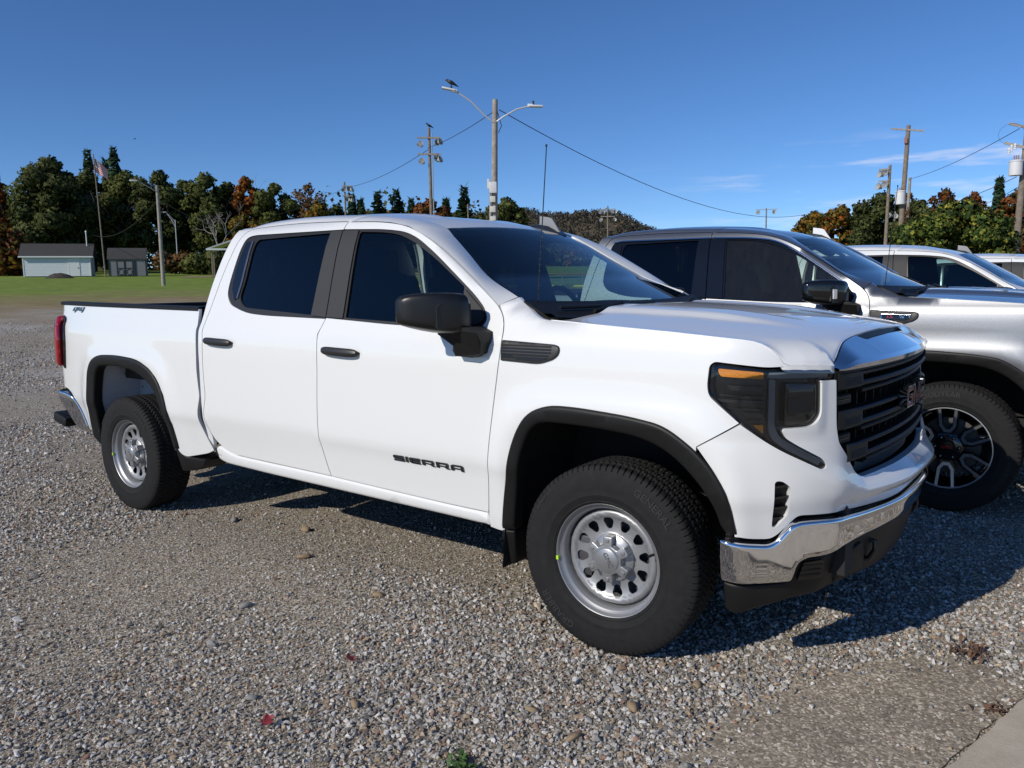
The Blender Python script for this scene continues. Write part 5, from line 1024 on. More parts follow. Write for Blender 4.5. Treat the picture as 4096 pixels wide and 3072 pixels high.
pan('towp', 'tow_cover', rc([(1.02, .352), (1.225, .350), (1.21, .43), (1.165, .497), (1.045, .462)], .02), 'plastic', off=.018, roll=.010, step=.04, edge=.02, parent='valance')
w = MB()
hk = [WS(1.235, .40, .005).reshape(3) + np.array([.0, 0, 0]), WS(1.24, .405, .022).reshape(3), WS(1.245, .44, .032).reshape(3), WS(1.25, .475, .022).reshape(3), WS(1.25, .475, .0).reshape(3)]
w.tube(hk, .011, 8); part('hook', 'tow_hook', w.mesh('tow_hook'), 'gloss_dark', 'R', 'valance')
# --- headlamp
HL = poly3([s0((.877, 1.184)), (.693, 1.191), (.632, 1.188), (.455, 1.208, .02), (.446, 1.199, .02), (.440, 1.128), (.446, 1.095, .03)], [(p[0], p[1] + .004) for p in LAMPf[::-1]][:-2], [s0((.817, 1.150)), s0((.877, 1.150))])
HL = rc(HL, .012)
part('headlamp', 'headlight', panel('headlight', WS, HL, step=.05, off=-.040, edge=0), 'lamp_black', 'R')
part('hlr', 'lamp_rim', panel('lamp_rim', WS, HL, holes=[], step=.05, off=-.039, edge=.001), 'lamp_black', 'R', 'headlamp')
pan('lens', 'lamp_lens', HL, 'lamp_glass', off=-.001, roll=.008, step=.04, bstep=.02, edge=.03, parent='headlamp')
pan('am1', 'amber_reflector', rc([(.478, 1.160), (.622, 1.153), (.622, 1.177), (.467, 1.187), (.467, 1.174)], .003), 'amber', off=-.022, step=.05, edge=.012, parent='headlamp')
pan('am2', 'amber_reflector', rc([(.589, .991), (.625, .960), (.625, .992)], .003), 'amber', off=-.022, step=.05, edge=.012, parent='headlamp')
for q, (za, zb_, ua) in enumerate([(1.112, 1.130, .500), (1.070, 1.080, .462), (1.022, 1.036, .548), (1.092, 1.096, .47), (1.048, 1.052, .49), (1.006, 1.009, .56)]):
    pan('lf%d' % q, 'lamp_fin', rc([(ua + .012, za), (.622, za - .003), (.622, zb_ - .003), (ua, zb_)], .003), 'lamp_fin', off=-.020, step=.06, edge=.012, parent='headlamp')
pan('drt', 'light_bar', rc([(.640, 1.156), (.862, 1.155), (.862, 1.176), (.640, 1.178)], .004), 'drl', off=-.018, step=.05, edge=.02, parent='headlamp')
pan('drv', 'light_bar', rc([(.640, 1.152, .004), (.640, .985), (.650, .945), (.695, .908), (.828, .841, .004), (.842, .858, .004), (.735, .915), (.682, .948), (.662, .985), (.662, 1.152, .004)], .03), 'drl', off=-.018, step=.04, edge=.02, parent='headlamp')
pan('prj', 'projector_housing', rc([(.692, .992), (.785, .995), (.812, 1.028), (.810, 1.138), (.692, 1.143)], .012), 'gloss', off=-.008, step=.04, edge=.03, roll=.005, parent='headlamp')
pan('prl', 'projector_lens', rc([(.702, 1.035), (.785, 1.035), (.79, 1.045), (.785, 1.085), (.702, 1.088)], .006), 'lamp_fin', off=-.003, step=.04, edge=.008, parent='headlamp')
# --- arch mouldings, flaps, side vent
def ring(o, i): return rc(poly3(sharp_ends(o), sharp_ends(i)))
FO = [(-.522, .43), (-.498, .564), (-.438, .798), (-.393, .896), (-.334, .970), (-.235, 1.009), (-.105, 1.011), (.136, .996), (.263, .977), (.327, .946), (.401, .895), (.469, .824), (.515, .737), (.543, .595)]
FI = [(.507, .593), (.485, .620), (.464, .694), (.411, .774), (.335, .845), (.263, .890), (.166, .921), (-.032, .937), (-.237, .938), (-.291, .927), (-.338, .884), (-.389, .778), (-.426, .614), (-.462, .43)]
pan('arF', 'wheel_arch_moulding', ring(FO, FI), 'plastic', off=.014, roll=.013, step=.03, bstep=.022, edge=.05)
RO = [(-3.090, .50), (-3.118, .726), (-3.152, .836), (-3.215, .944), (-3.342, 1.024), (-3.485, 1.058), (-3.742, 1.072), (-3.96, 1.062), (-4.06, 1.024), (-4.125, .945), (-4.17, .818), (-4.205, .674), (-4.228, .528), (-4.225, .46)]
RI = [(-4.152, .368), (-4.135, .51), (-4.115, .654), (-4.072, .825), (-4.02, .937), (-3.955, .988), (-3.734, 1.0), (-3.508, .978), (-3.368, .929), (-3.263, .847), (-3.201, .707), (-3.171, .582), (-3.158, .49)]
pan('arR', 'wheel_arch_moulding', ring(RO, RI), 'plastic', S=WB, off=.014, roll=.013, step=.03, bstep=.022, edge=.05)
pan('mfF', 'mud_flap', rc([(-.532, .262), (-.484, .260), (-.460, .425), (-.524, .425)], .012), 'plastic', off=.010, roll=.008, step=.04, edge=.18)
pan('mfR', 'mud_flap', rc([(-3.165, .335), (-3.0, .36), (-2.90, .405), (-2.86, .447), (-3.05, .446), (-3.088, .465), (-3.092, .495), (-3.165, .487)], .012), 'plastic', S=WB, off=-.004, roll=.008, step=.04, edge=.18)
VO = rc([(-.484, 1.177), (-.285, 1.170, .03), (-.215, 1.192, .03), (-.190, 1.215, .02), (-.188, 1.243, .015), (-.215, 1.252, .02), (-.484, 1.263)], .006)
part('sv', 'fender_vent', panel('fender_vent', WS, VO, off=.010, roll=.008, step=.03, edge=.012), 'vent_plastic', 'R')
for q in range(5):
    z = 1.246 - q * .0125
    pan('sv%d' % q, 'vent_slat', rc([(-.478, z - .0045), (-.225 - .012 * max(0, q - 2), z - .0055), (-.225 - .012 * max(0, q - 2), z + .0005), (-.478, z + .0015)], .001), 'gloss_dark' if q else 'plastic', off=.0125, step=.06, edge=.008, parent='sv')
pan('sv9', 'vent_slat', rc([(-.40, 1.186), (-.285, 1.182), (-.235, 1.198), (-.40, 1.199)], .004), 'gloss_dark', off=.0125, step=.06, edge=.006, parent='sv', only='work')
pan('svc', 'vent_badge', rc([(-.415, 1.201), (-.27, 1.195), (-.238, 1.212), (-.232, 1.236), (-.415, 1.243)], .006), 'chrome', off=.016, step=.05, edge=.01, roll=.004, parent='sv', only='lux')
pan('svd', 'vent_badge', rc([(-.408, 1.206), (-.274, 1.200), (-.246, 1.214), (-.240, 1.231), (-.408, 1.238)], .004), 'gloss', off=.018, step=.05, edge=.006, parent='sv', only='lux')
# --- tail lamp, rear bumper, tailgate, bed box
TLo = rc(TL)
part('tail', 'tail_light', panel('tail_light', WB, TLo, off=-.02, step=.05, edge=0), 'lamp_black', 'R')
pan('tll', 'tail_lens', rc([(-4.83, 1.315, .01), (-4.66, 1.318, .02), (-4.607, 1.29), (-4.592, 1.14), (-4.612, .95, .01), (-4.83, 1.01, .02)], .03), 'red_lens', S=WB, off=.045, roll=.02, step=.03, edge=.06, parent='tail')
pan('tlb', 'tail_frame', rc([(-4.60, 1.319, .01), (-4.567, 1.305, .02), (-4.554, 1.28), (-4.537, 1.14), (-4.577, .93, .01), (-4.605, .945), (-4.588, 1.14)], .03), 'gloss', S=WB, off=.012, roll=.006, step=.03, edge=.03, parent='tail')
rb = [(-4.36, .50), (-4.40, .635), (-4.47, .725), (-4.55, .765), (-4.9, .765), (-5.62, .74), (-5.62, .66), (-4.9, .675), (-4.70, .675), (-4.60, .63), (-4.545, .52), (-4.50, .475), (-4.40, .465)]
pan('rbump', 'rear_bumper', rc(rb, .04), 'chrome', S=lambda u, z, off=0.0: WB(u, z, off + .04 * sm(-4.45, -4.62, u)), off=.008, roll=.012, step=.03, edge=.05)
w = MB(); w.box((-4.80, -.845, .53), (.20, .24, .075), Matrix.Rotation(R(12), 3, 'Y'), .02)
part('step', 'bumper_step', w.mesh('bumper_step'), 'plastic', 'R', 'rbump')
for q in range(12):
    w = MB(); w.box((-4.845 + .03 * (q % 4), -.935 + .045 * (q // 4), .573 - .006 * (q % 4)), (.014, .026, .012), None, .003); part('sn%d' % q, 'step_grip', w.mesh('step_grip'), 'plastic', 'R', 'rbump')
w = MB(); w.box((-4.715, 0, 1.06), (.07, 1.62, .60), None, .02); part('gate', 'tailgate', w.mesh('tailgate'), 'paint', 'M')
w = MB(); w.box((-4.715, 0, 1.375), (.085, 1.62, .03), None, .01); part('gatec', 'tailgate_cap', w.mesh('tailgate_cap'), 'plastic', 'M', 'gate')
def capf(a, b):
    u = -4.675 + a * 1.88; z = 1.3785 + (1.4085 - 1.3785) * (-2.79 - u) / 1.79; P = WB(max(u, -4.60), z, .004).reshape(3); P[0] = u
    q = [(0, -.012), (0, .004), (.008, .012), (.075, .014), (.082, .006), (.082, -.05)]; k = min(int(b * 5 + 1e-6), 5)
    return (P[0], P[1] + q[k][0], P[2] + q[k][1])
w = MB(); w.grid(capf, 30, 5); part('cap', 'bed_rail_cap', w.mesh('bed_rail_cap'), 'plastic')
w = MB(); w.box((-3.76, -.80, 1.13), (1.86, .02, .47)); part('bin', 'bed_wall', w.mesh('bed_wall'), 'bed', 'R')
w = MB(); w.box((-3.75, 0, .89), (1.90, 1.60, .03)); part('bfl', 'bed_floor', w.mesh('bed_floor'), 'bed', 'M')
w = MB(); w.box((-2.815, 0, 1.13), (.03, 1.66, .50)); part('bfr', 'bed_bulkhead', w.mesh('bed_bulkhead'), 'bed', 'M')
# cab rear wall and rear window
cbS = lambda y, z, off=0.0: np.stack(np.broadcast_arrays(-2.752 + .22 * np.clip(np.asarray(z) - 1.45, 0, 1) ** 1.3 - off * 1.0, -np.asarray(y, float), np.asarray(z, float)), -1)
cbo = rc([(-.93, .56, 0), (.93, .56, 0), (.955, 1.2), (.90, 1.42), (.79, 1.66), (.66, 1.83), (.57, 1.852, 0), (-.57, 1.852, 0), (-.66, 1.83), (-.79, 1.66), (-.90, 1.42), (-.955, 1.2)], .05)
cbh = rc([(-.70, 1.40), (.70, 1.40), (.60, 1.76), (-.60, 1.76)], .05)
pan('cback', 'cab_back', cbo, 'paint', S=cbS, side='M', holes=[cbh], step=.1, edge=.0)
pan('cbg', 'rear_window', cbh, 'privacy_glass', S=cbS, side='M', step=.1, edge=0, off=-.005, parent='cback')
w = MB(); w.box((-2.685, -.945, .52), (.075, .05, .05), None, .01); part('sillb', 'sill_block', w.mesh('sill_block'), 'plastic')
# --- mirror, aerial, roof fin
def sect(y, xa, xb, za, zb, n=28, p=4.5):
    o = []
    for k in range(n):
        t = 2 * math.pi * k / n; c, s = math.cos(t), math.sin(t)
        o.append(((xa + xb) / 2 + (xb - xa) / 2 * math.copysign(abs(c) ** (2 / p), c), y, (za + zb) / 2 + (zb - za) / 2 * math.copysign(abs(s) ** (2 / p), s)))
    return o
w = MB(); S_ = [(-1.050, -.77, -.64, 1.32, 1.43), (-1.056, -.795, -.615, 1.295, 1.453), (-1.075, -.803, -.606, 1.287, 1.461), (-1.12, -.818, -.630, 1.292, 1.465), (-1.17, -.836, -.672, 1.303, 1.465), (-1.215, -.850, -.725, 1.316, 1.461), (-1.245, -.857, -.768, 1.327, 1.454), (-1.260, -.856, -.792, 1.337, 1.444), (-1.266, -.848, -.812, 1.35, 1.43)]
n = 28; V = [q for s in S_ for q in sect(*s)]; F = []
for i in range(len(S_) - 1):
    for k in range(n):
        a, b = i * n + k, i * n + (k + 1) % n; F.append((a, b, b + n, a + n))
F += [tuple(range(n - 1, -1, -1)), tuple(range((len(S_) - 1) * n, len(S_) * n))]
w.add(V, F); part('mirror', 'side_mirror', w.mesh('side_mirror', sharp=60), 'mirror')
# raised panel on the front of the mirror head
def mp(a, b, d=0.0):
    y = -1.062 - .125 * a; xf = np.interp(-y, [1.056, 1.075, 1.12, 1.17, 1.215], [-.615, -.606, -.630, -.672, -.725]); z = 1.312 + .105 * b
    return (float(xf) + .006 + d, y, z)
w = MB(); w.prism([(.03, .06), (.94, .0), (1, .08), (1, .90), (.93, 1), (.05, 1), (0, .9), (0, .15)], lambda a, b, s: mp(a, b, -.012 if s == 0 else 0)); part('mpan', 'mirror_panel', w.mesh('mirror_panel', sharp=30), 'mirror', 'R', 'mirror')
w = MB(); w.prism([(.80, .25), (.93, .25), (.93, .85), (.80, .85)], lambda a, b, s: mp(a, b, -.004 if s == 0 else .005)); part('mlmp', 'mirror_lamp', w.mesh('mirror_lamp', sharp=30), 'clear_lamp', 'R', 'mirror', 'lux')
w = MB()
ap = [(-.598, 1.318), (-.548, 1.296), (-.545, 1.255), (-.560, 1.205), (-.604, 1.186), (-.700, 1.190), (-.716, 1.212), (-.70, 1.235), (-.765, 1.285), (-.765, 1.312)]
w.prism(ap, lambda x, z, s: (x, -.99 if s == 0 else (-1.10 if z > 1.27 else -1.075 if z > 1.22 else -1.06), z)); part('marm', 'mirror_arm', w.mesh('mirror_arm', sharp=20), 'plastic', 'R', 'mirror')
w = MB(); w.prism([(-.845, 1.345), (-.815, 1.345), (-.79, 1.31), (-.79, 1.44), (-.845, 1.44)], lambda y, z, s: (0, 0, 0)) if False else None
w = MB(); w.box((-.842, -1.16, 1.383), (.012, .15, .12), Matrix.Rotation(R(14), 3, 'Z'), .004); part('mgl', 'mirror_glass', w.mesh('mirror_glass'), 'chrome', 'R', 'mirror')
w = MB(); w.tube([(-.447, -.80, 1.345), (-.447, -.80, 1.375), (-.445, -.80, 1.40)], [.016, .013, .006], 10)
pts = [(-.445 + .055 * t, -.80 + .0 * t, 1.39 + .685 * t) for t in np.linspace(0, 1, 12)]
w.tube(pts, .0024, 6); w.tube([(-.391, -.80, 2.070), (-.390, -.80, 2.080)], .0048, 6)
part('ant', 'aerial', w.mesh('aerial'), 'gloss', 'one')
w = MB()
for t in np.linspace(.12, .5, 11): w.tube([(-.445 + .055 * t, -.80, 1.388 + .685 * t), (-.445 + .055 * t, -.80, 1.394 + .685 * t)], .0036, 6)
part('antc', 'aerial_coil', w.mesh('aerial_coil'), 'gloss', 'one', 'ant')
w = MB()
fb = float(roofS(np.array([-1.22]), np.array([.45]))[0, 2]) - 1.81
w.prism([(-1.355, 1.835), (-1.125, 1.765), (-1.13, 1.79), (-1.17, 1.817), (-1.22, 1.842), (-1.30, 1.858), (-1.345, 1.852)], lambda x, z, s: (x, .45 + (.034 if s == 0 else -.034), z + fb))
part('finb', 'roof_fin_base', w.mesh('roof_fin_base', sharp=25), 'gloss', 'one')
w = MB(); w.prism([(-1.30, 1.843), (-1.15, 1.803), (-1.21, 1.888), (-1.235, 1.897), (-1.30, 1.908)], lambda x, z, s: (x, .45 + (.010 if s == 0 else -.010) * (1 if z < 1.86 else .6), z + fb))
part('fin', 'roof_fin', w.mesh('roof_fin', sharp=25), 'fin', 'one', 'finb')
# wipers
w = MB()
for s, a, b in ((0, (-.88, -.19), (-.05, -.12)), (0, (-.05, -.20), (.80, -.10))):
    P = [wsS(np.array([a[0] + (b[0] - a[0]) * t]), np.array([a[1] + (b[1] - a[1]) * t]), .018)[0] for t in np.linspace(0, 1, 14)]
    w.tube(P, .008, 6); w.tube([P[3] + np.array([.03, 0, -.02]), P[7] + np.array([.012, 0, .012])], .009, 6)
part('wip', 'wiper', w.mesh('wiper'), 'plastic', 'M')
# --- lettering
GLY = dict(
    S=(1.72, [(.15, 1), (1.6, 1), (1.72, .74), (.42, .74), (.38, .64), (1.55, .64), (1.72, .5), (1.72, 0), (.1, 0), (0, .26), (1.3, .26), (1.34, .36), (.15, .36), (0, .52), (0, .88)], None),
    I=(.38, [(0, .05), (.38, 0), (.38, 1), (0, 1)], None),
    E=(1.72, [(.15, 1), (1.6, 1), (1.72, .74), (.42, .74), (.42, .63), (1.6, .63), (1.6, .38), (.42, .38), (.42, .27), (1.6, .27), (1.72, 0), (.25, 0), (0, .2), (0, .86)], None),
    R=(1.9, [(0, .05), (.42, 0), (.42, .30), (1.1, .30), (1.45, 0), (1.95, 0), (1.62, .34), (1.78, .48), (1.78, .85), (1.6, 1), (0, 1)], [(.42, .48), (1.4, .48), (1.4, .72), (.42, .72)]),
    A=(1.8, [(0, 0), (.42, 0), (.42, .28), (1.4, .28), (1.4, 0), (1.8, 0), (1.8, .8), (1.55, 1), (.3, 1), (0, .8)], [(.42, .48), (1.4, .48), (1.4, .74), (.42, .74)]),
    G=(1.78, [(.25, 1), (1.78, 1), (1.78, .72), (.48, .72), (.48, .28), (1.25, .28), (1.25, .40), (.85, .40), (.85, .60), (1.78, .60), (1.78, 0), (.2, 0), (0, .18), (0, .8)], None),
    M=(2.1, [(0, 0), (.46, 0), (.46, .55), (.92, .02), (1.18, .02), (1.64, .55), (1.64, 0), (2.1, 0), (2.1, 1), (1.6, 1), (1.05, .46), (.5, 1), (0, 1)], None),
    C=(1.75, [(.25, 1), (1.75, 1), (1.75, .72), (.48, .72), (.48, .28), (1.75, .28), (1.75, 0), (.2, 0), (0, .18), (0, .8)], None))
GLY['4'] = (1.5, [(0, .36), (.40, .9), (.75, 1.0), (.5, .58), (.95, .58), (1.12, 1), (1.55, 1), (1.25, .36), (.98, .1), (.62, 0), (.80, .34), (0, .28)], None)
GLY['x'] = (.8, [(0, .36), (.22, .36), (.38, .55), (.55, .36), (.85, .36), (.6, .66), (.85, 1), (.62, 1), (.42, .8), (.25, 1), (0, 1), (.22, .68)], None)
def inset(P, d):
    P = P if area(P) > 0 else P[::-1]; o = []; n = len(P)
    for i in range(n):
        a, b, c = (np.array(P[i - 1]), np.array(P[i]), np.array(P[(i + 1) % n]))
        e1 = (b - a) / np.linalg.norm(b - a); e2 = (c - b) / np.linalg.norm(c - b); n1 = np.array([-e1[1], e1[0]]); n2 = np.array([-e2[1], e2[0]])
        k = 1 + n1 @ n2; o.append(tuple(b + (n1 + n2) * d / max(k, .35)))
    return o
def word(key, s, S, u0, z0, ku, kz, mk, off, edge, only=None, parent=None, gap=.2, slant=0.0, side='R', ins=0.0, dz=0.0, name='letter'):
    x = 0.0
    for i, ch in enumerate(s):
        wd_, P, H = GLY[ch]; f = lambda p: (u0 + (x + p[0] + slant * p[1]) * ku, z0 + p[1] * kz + dz * (x + p[0]) * ku)
        P2 = [f(p) for p in P]; hs = [[f(p) for p in H]] if H else []
        if ins: P2 = inset(P2, ins)
        part('%s%d' % (key, i), name, panel(name, S, P2, holes=hs, step=.05, off=off, edge=edge), mk, side, parent, only)
        x += wd_ + gap
word('si', 'SIERRA', WS, -1.157, .664, .0425, .0285, 'dark_chrome', .006, .006, 'work', 'front_door', dz=-.005)
word('gm', 'GMC', WS, UC - .165, .975, .0550, .088, 'chrome', .030, .03, None, 'grille', side='M', gap=.10)
word('gn', 'GMC', WS, UC - .165, .975, .0550, .088, 'badge_red', .0312, .002, None, 'grille', side='M', gap=.10, ins=.006)
word('xx', '4x4', WB, -4.45, 1.344, .060, .040, 'dark_chrome', .004, .004, None, 'bed', gap=-.12, slant=.15)
word('vg', 'GMC', WS, -.475, 1.196, .0105, .010, 'gloss_dark', .0125, .002, 'work', 'sv', gap=.15)
def text_mesh(s, size=1.0):
    cu = bpy.data.curves.new('txt', 'FONT'); cu.body = s; cu.size = size; cu.align_x = 'CENTER'; cu.resolution_u = 2
    o = bpy.data.objects.new('txt', cu); C.objects.link(o); bpy.context.view_layer.update()
    me = bpy.data.meshes.new_from_object(o); bpy.data.objects.remove(o); bpy.data.curves.remove(cu)
    V = [(v.co.x, v.co.y) for v in me.vertices]; F = [tuple(p.vertices) for p in me.polygons]; bpy.data.meshes.remove(me)
    return V, F
def text_on(name, s, f, size):
    V, F = text_mesh(s, size); w = MB(); w.add([tuple(f(x, y)) for x, y in V], F); return w.mesh(name, False)
part('v6', 'badge_text', text_on('badge_text', '6.2L', lambda x, y: WS(-.355 + x, 1.213 + y * .9, .0195).reshape(3), .024), 'red_text', 'R', 'sv', 'lux')
part('v8', 'badge_text', text_on('badge_text', 'V8', lambda x, y: WS(-.285 + x, 1.211 + y * .9, .0195).reshape(3), .024), 'chrome', 'R', 'sv', 'lux')
# --- liners, underbody
def liner(name, cx, pts, z1, depth):
    w = MB(); n = len(pts) - 1
    def f(a, b):
        i = a * n; k = min(int(i), n - 1); t = i - k; x = pts[k][0] + (pts[k + 1][0] - pts[k][0]) * t; z = pts[k][1] + (pts[k + 1][1] - pts[k][1]) * t
        return (x, -.985 + b * depth, z)
    w.grid(f, n * 2, 4); return w
lf = [(-.52, .25), (-.49, .56), (-.44, .79), (-.38, .91), (-.25, .985), (-.03, .99), (.17, .972), (.28, .94), (.36, .89), (.44, .80), (.50, .70), (.53, .58)]
part('liF', 'wheel_liner', liner('l', 0, lf, 1, .50).mesh('wheel_liner'), 'plastic_liner')
lr = [(-3.15, .48), (-3.16, .55), (-3.19, .74), (-3.25, .87), (-3.37, .96), (-3.51, 1.01), (-3.74, 1.03), (-3.96, 1.02), (-4.03, .97), (-4.08, .85), (-4.125, .65), (-4.145, .50)]
part('liR', 'wheel_house', liner('l', 0, lr, 1, .30).mesh('wheel_house'), 'inner_paint')
w = MB(); w.prism(lr, lambda x, z, s: (x, -.685 + (.004 if s == 0 else 0), z)); part('liW', 'wheel_house_wall', w.mesh('wheel_house_wall', False), 'inner_paint', 'R', 'liR')
w = MB()
for q in range(5): w.lathe([(0.0, -.692), (.008, -.692)], 10, 'y', c=(-4.05 + q * .12, 0, .80 + .01 * q))
w.lathe([(0.0, -.692), (.010, -.692)], 10, 'y', c=(-3.93, 0, .69)); w.lathe([(0.0, -.692), (.010, -.692)], 10, 'y', c=(-4.08, 0, .90))
part('liH', 'bolt_hole', w.mesh('bolt_hole'), 'rubber', 'R', 'liR')
w = MB(); w.box((-1.65, 0, .56), (2.1, 1.78, .16)); w.box((-.1, 0, .80), (1.3, .98, .5)); w.box((.62, 0, .55), (.42, 1.3, .30)); w.box((-4.45, 0, .66), (.5, 1.3, .2)); w.box((-3.6, 0, .80), (1.9, 1.25, .12))
part('floor', 'underbody', w.mesh('underbody', False), 'under', 'M')
w = MB()
for s in (-1, 1): w.box((-1.9, s * .42, .47), (5.2, .08, .15), None, .01)
part('frm', 'chassis_rail', w.mesh('chassis_rail'), 'under', 'M')
w = MB(); w.tube([(-3.745, -.8, .385), (-3.745, .8, .385)], .045, 10); w.lathe([(0, -.16), (.13, -.1), (.17, 0), (.13, .1), (0, .16)], 14, 'x', c=(-3.745, 0, .385)); w.tube([(0, -.8, .385), (0, .8, .385)], .035, 8); w.tube([(-3.6, 0, .45), (-.6, .05, .5)], .04, 8); w.tube([(-2.9, .35, .42), (-1.0, .35, .42)], .07, 10); w.tube([(-.2, -.55, .33), (.1, -.8, .35)], .03, 8)
part('axl', 'axle', w.mesh('axle'), 'under', 'M')
# --- cabin
w = MB()
def dash(a, b):
    s = -1 + 2 * b; x = -.32 - .62 * a; z = 1.335 + .055 * math.sin(a * 2.4) + (.018 * math.exp(-((s - .45) / .18) ** 2) if a > .5 else 0) - .03 * s * s
    if a > .93: z -= .30 * (a - .93) / .07
    return (x - .05 * s * s * 0, s * .86, z)
w.grid(dash, 16, 20, True); w.box((-.97, 0, 1.12), (.14, 1.66, .36), None, .04); w.box((-1.35, 0, .93), (.8, .26, .3), None, .04); w.box((-.93, .0, 1.30), (.05, .34, .18), None, .02)
part('dash', 'dashboard', w.mesh('dashboard', sharp=50), 'interior', 'M')
w = MB(); c = np.array([-1.08, .40, 1.30]); ax1 = np.array([0, 1, 0]); ax2 = np.array([-.34, 0, .94])
w.tube([tuple(c + .185 * (math.cos(t) * ax1 + math.sin(t) * ax2)) for t in np.linspace(0, 2 * math.pi, 37)], .017, 8, False); w.box(tuple(c), (.05, .16, .12), Matrix.Rotation(R(-20), 3, 'Y'), .02); w.box(tuple(c), (.03, .34, .03), Matrix.Rotation(R(-20), 3, 'Y'), .008); w.tube([tuple(c), (-.9, .40, 1.22)], .035, 8)
part('stw', 'steering_wheel', w.mesh('steering_wheel', sharp=50), 'interior', 'one')
def seat(x, y, wd_, hr=True):
    w = MB(); T = Matrix.Rotation(R(-14), 3, 'Y')
    w.box((x, y, .95), (.52, wd_, .16), Matrix.Rotation(R(-5), 3, 'Y'), .05); w.box((x - .30, y, 1.27), (.15, wd_, .62), T, .055)
    for k in ([y] if wd_ < .8 else [y - .42, y + .42]):
        w.box((x - .395, k, 1.65), (.10, .27, .18), T, .04)
        for d in (-.06, .06): w.tube([(x - .36, k + d, 1.50), (x - .39, k + d, 1.62)], .008, 6)
    return w.mesh('seat', sharp=50)
part('s1', 'front_seat', seat(-1.55, -.40, .52), 'interior', 'one'); part('s2', 'front_seat', seat(-1.55, .40, .52), 'interior', 'one'); part('s3', 'rear_seat', seat(-2.30, 0, 1.45), 'interior', 'one')
w = MB(); w.box((-.93, -.02, 1.632), (.035, .25, .062), Matrix.Rotation(R(18), 3, 'Z'), .016); w.tube([(-.93, -.02, 1.66), (-1.03, -.0, 1.705)], .014, 8); w.box((-1.075, 0, 1.705), (.14, .20, .05), Matrix.Rotation(R(32), 3, 'Y'), .02)
part('rvm', 'rear_view_mirror', w.mesh('rear_view_mirror', sharp=50), 'interior', 'one')
part('hlin', 'headliner', panel('headliner', lambda x, y, off=0.0: roofS(x, y, -.05), dense([(-2.62, -.60), (-1.19, -.60), (-1.19, .60), (-2.62, .60)], .12), step=.14, edge=0), 'interior', 'M')
# inner door skins
pan('idr', 'door_lining', rc([(-2.70, .56), (-.62, .56), (-.56, 1.30), (-1.65, 1.32), (-2.35, 1.335), (-2.50, 1.38), (-2.70, 1.30)], .03), 'interior', off=-.085, step=.12, edge=0)
part('rli', 'pillar_lining', (lambda q: (q.grid(lambda a, b: tuple(np.array(rail(a, b)) + np.array([-.01, .035, -.03])), 60, 4, True), q.mesh('pillar_lining'))[1])(MB()), 'interior')
pan('bpl', 'pillar_lining', rc([(-1.80, 1.30), (-1.58, 1.30), (-1.62, 1.80), (-1.80, 1.80)], .01), 'interior', off=-.05, step=.1, edge=0)
# --- wheels (hub on the origin, outer face towards -y)
def tyre(Rr, rim_r, wid, lug, name):
    half = wid / 2; N = 720
    prof = [(rim_r - .004, .86), (rim_r + .006, .92), (rim_r + .012, .955), (rim_r + .015, .945), (rim_r + .035, 1.01), (rim_r + .040, 1.022), (rim_r + .043, 1.015), (rim_r + .065, 1.04), (Rr - .075, 1.035), (Rr - .048, 1.015), (Rr - .034, .985), (Rr - .022, .955), (Rr - .010, .915), (Rr - .004, .86)]
    tv = [.80, .72, .64, .56, .50, .44, .36, .28, .24, .20, .12, .05]
    pr = [(r, -y * half) for r, y in prof] + [(Rr - .003 * v * v, -v * half) for v in tv] + [(Rr - .003 * v * v, v * half) for v in tv[::-1]] + [(r, y * half) for r, y in prof[::-1]]
    m = len(pr); V = np.zeros((N, m, 3))
    for k in range(N):
        a = 2 * math.pi * k / N; deg = k * 360.0 / N; d = lug
        for j, (r, y) in enumerate(pr):
            v = y / half; av = abs(v); g = 0.0
            if Rr - .037 < r:
                ph = (deg + (2.0 if v > 0 else 0) + 3.2 * av) % 4.0; zz = .04 * (1 if (deg % 4.0) < 2.0 else -1)
                if av > .58: g = (d if ph < .7 else 0) if r > Rr - .012 else (d * .2 if ph < .7 else 0)
                elif abs(av - .50 - zz) < .07: g = d
                elif abs(av - .18 - zz) < .06: g = d * .9
                elif av < .5: g = d * .8 if ((deg + 14 * v) % 4.0) < .8 else 0
                if r < Rr - .015 and g: g *= .6
            elif Rr - .05 < r and (deg % 10.0) < 4.0 and lug > .009: g = -.003
            rr = r - g * .9; yy = y - (math.copysign(g * .35, y) if av > .9 else 0)
            V[k, j] = (rr * math.cos(a), yy, rr * math.sin(a))
    F = []
    for k in range(N):
        k2 = (k + 1) % N
        for j in range(m - 1): F.append((k * m + j, k * m + j + 1, k2 * m + j + 1, k2 * m + j))
    return finish(name, V.reshape(-1, 3), F, True, sharp=32)
def on_circle(r, ang, size, s, y, name):
    def f(px_, py_):
        a = ang - px_ / r; q = r + py_; return (q * math.cos(a), y, q * math.sin(a))
    return text_on(name, s, f, size)
WHEEL = {}
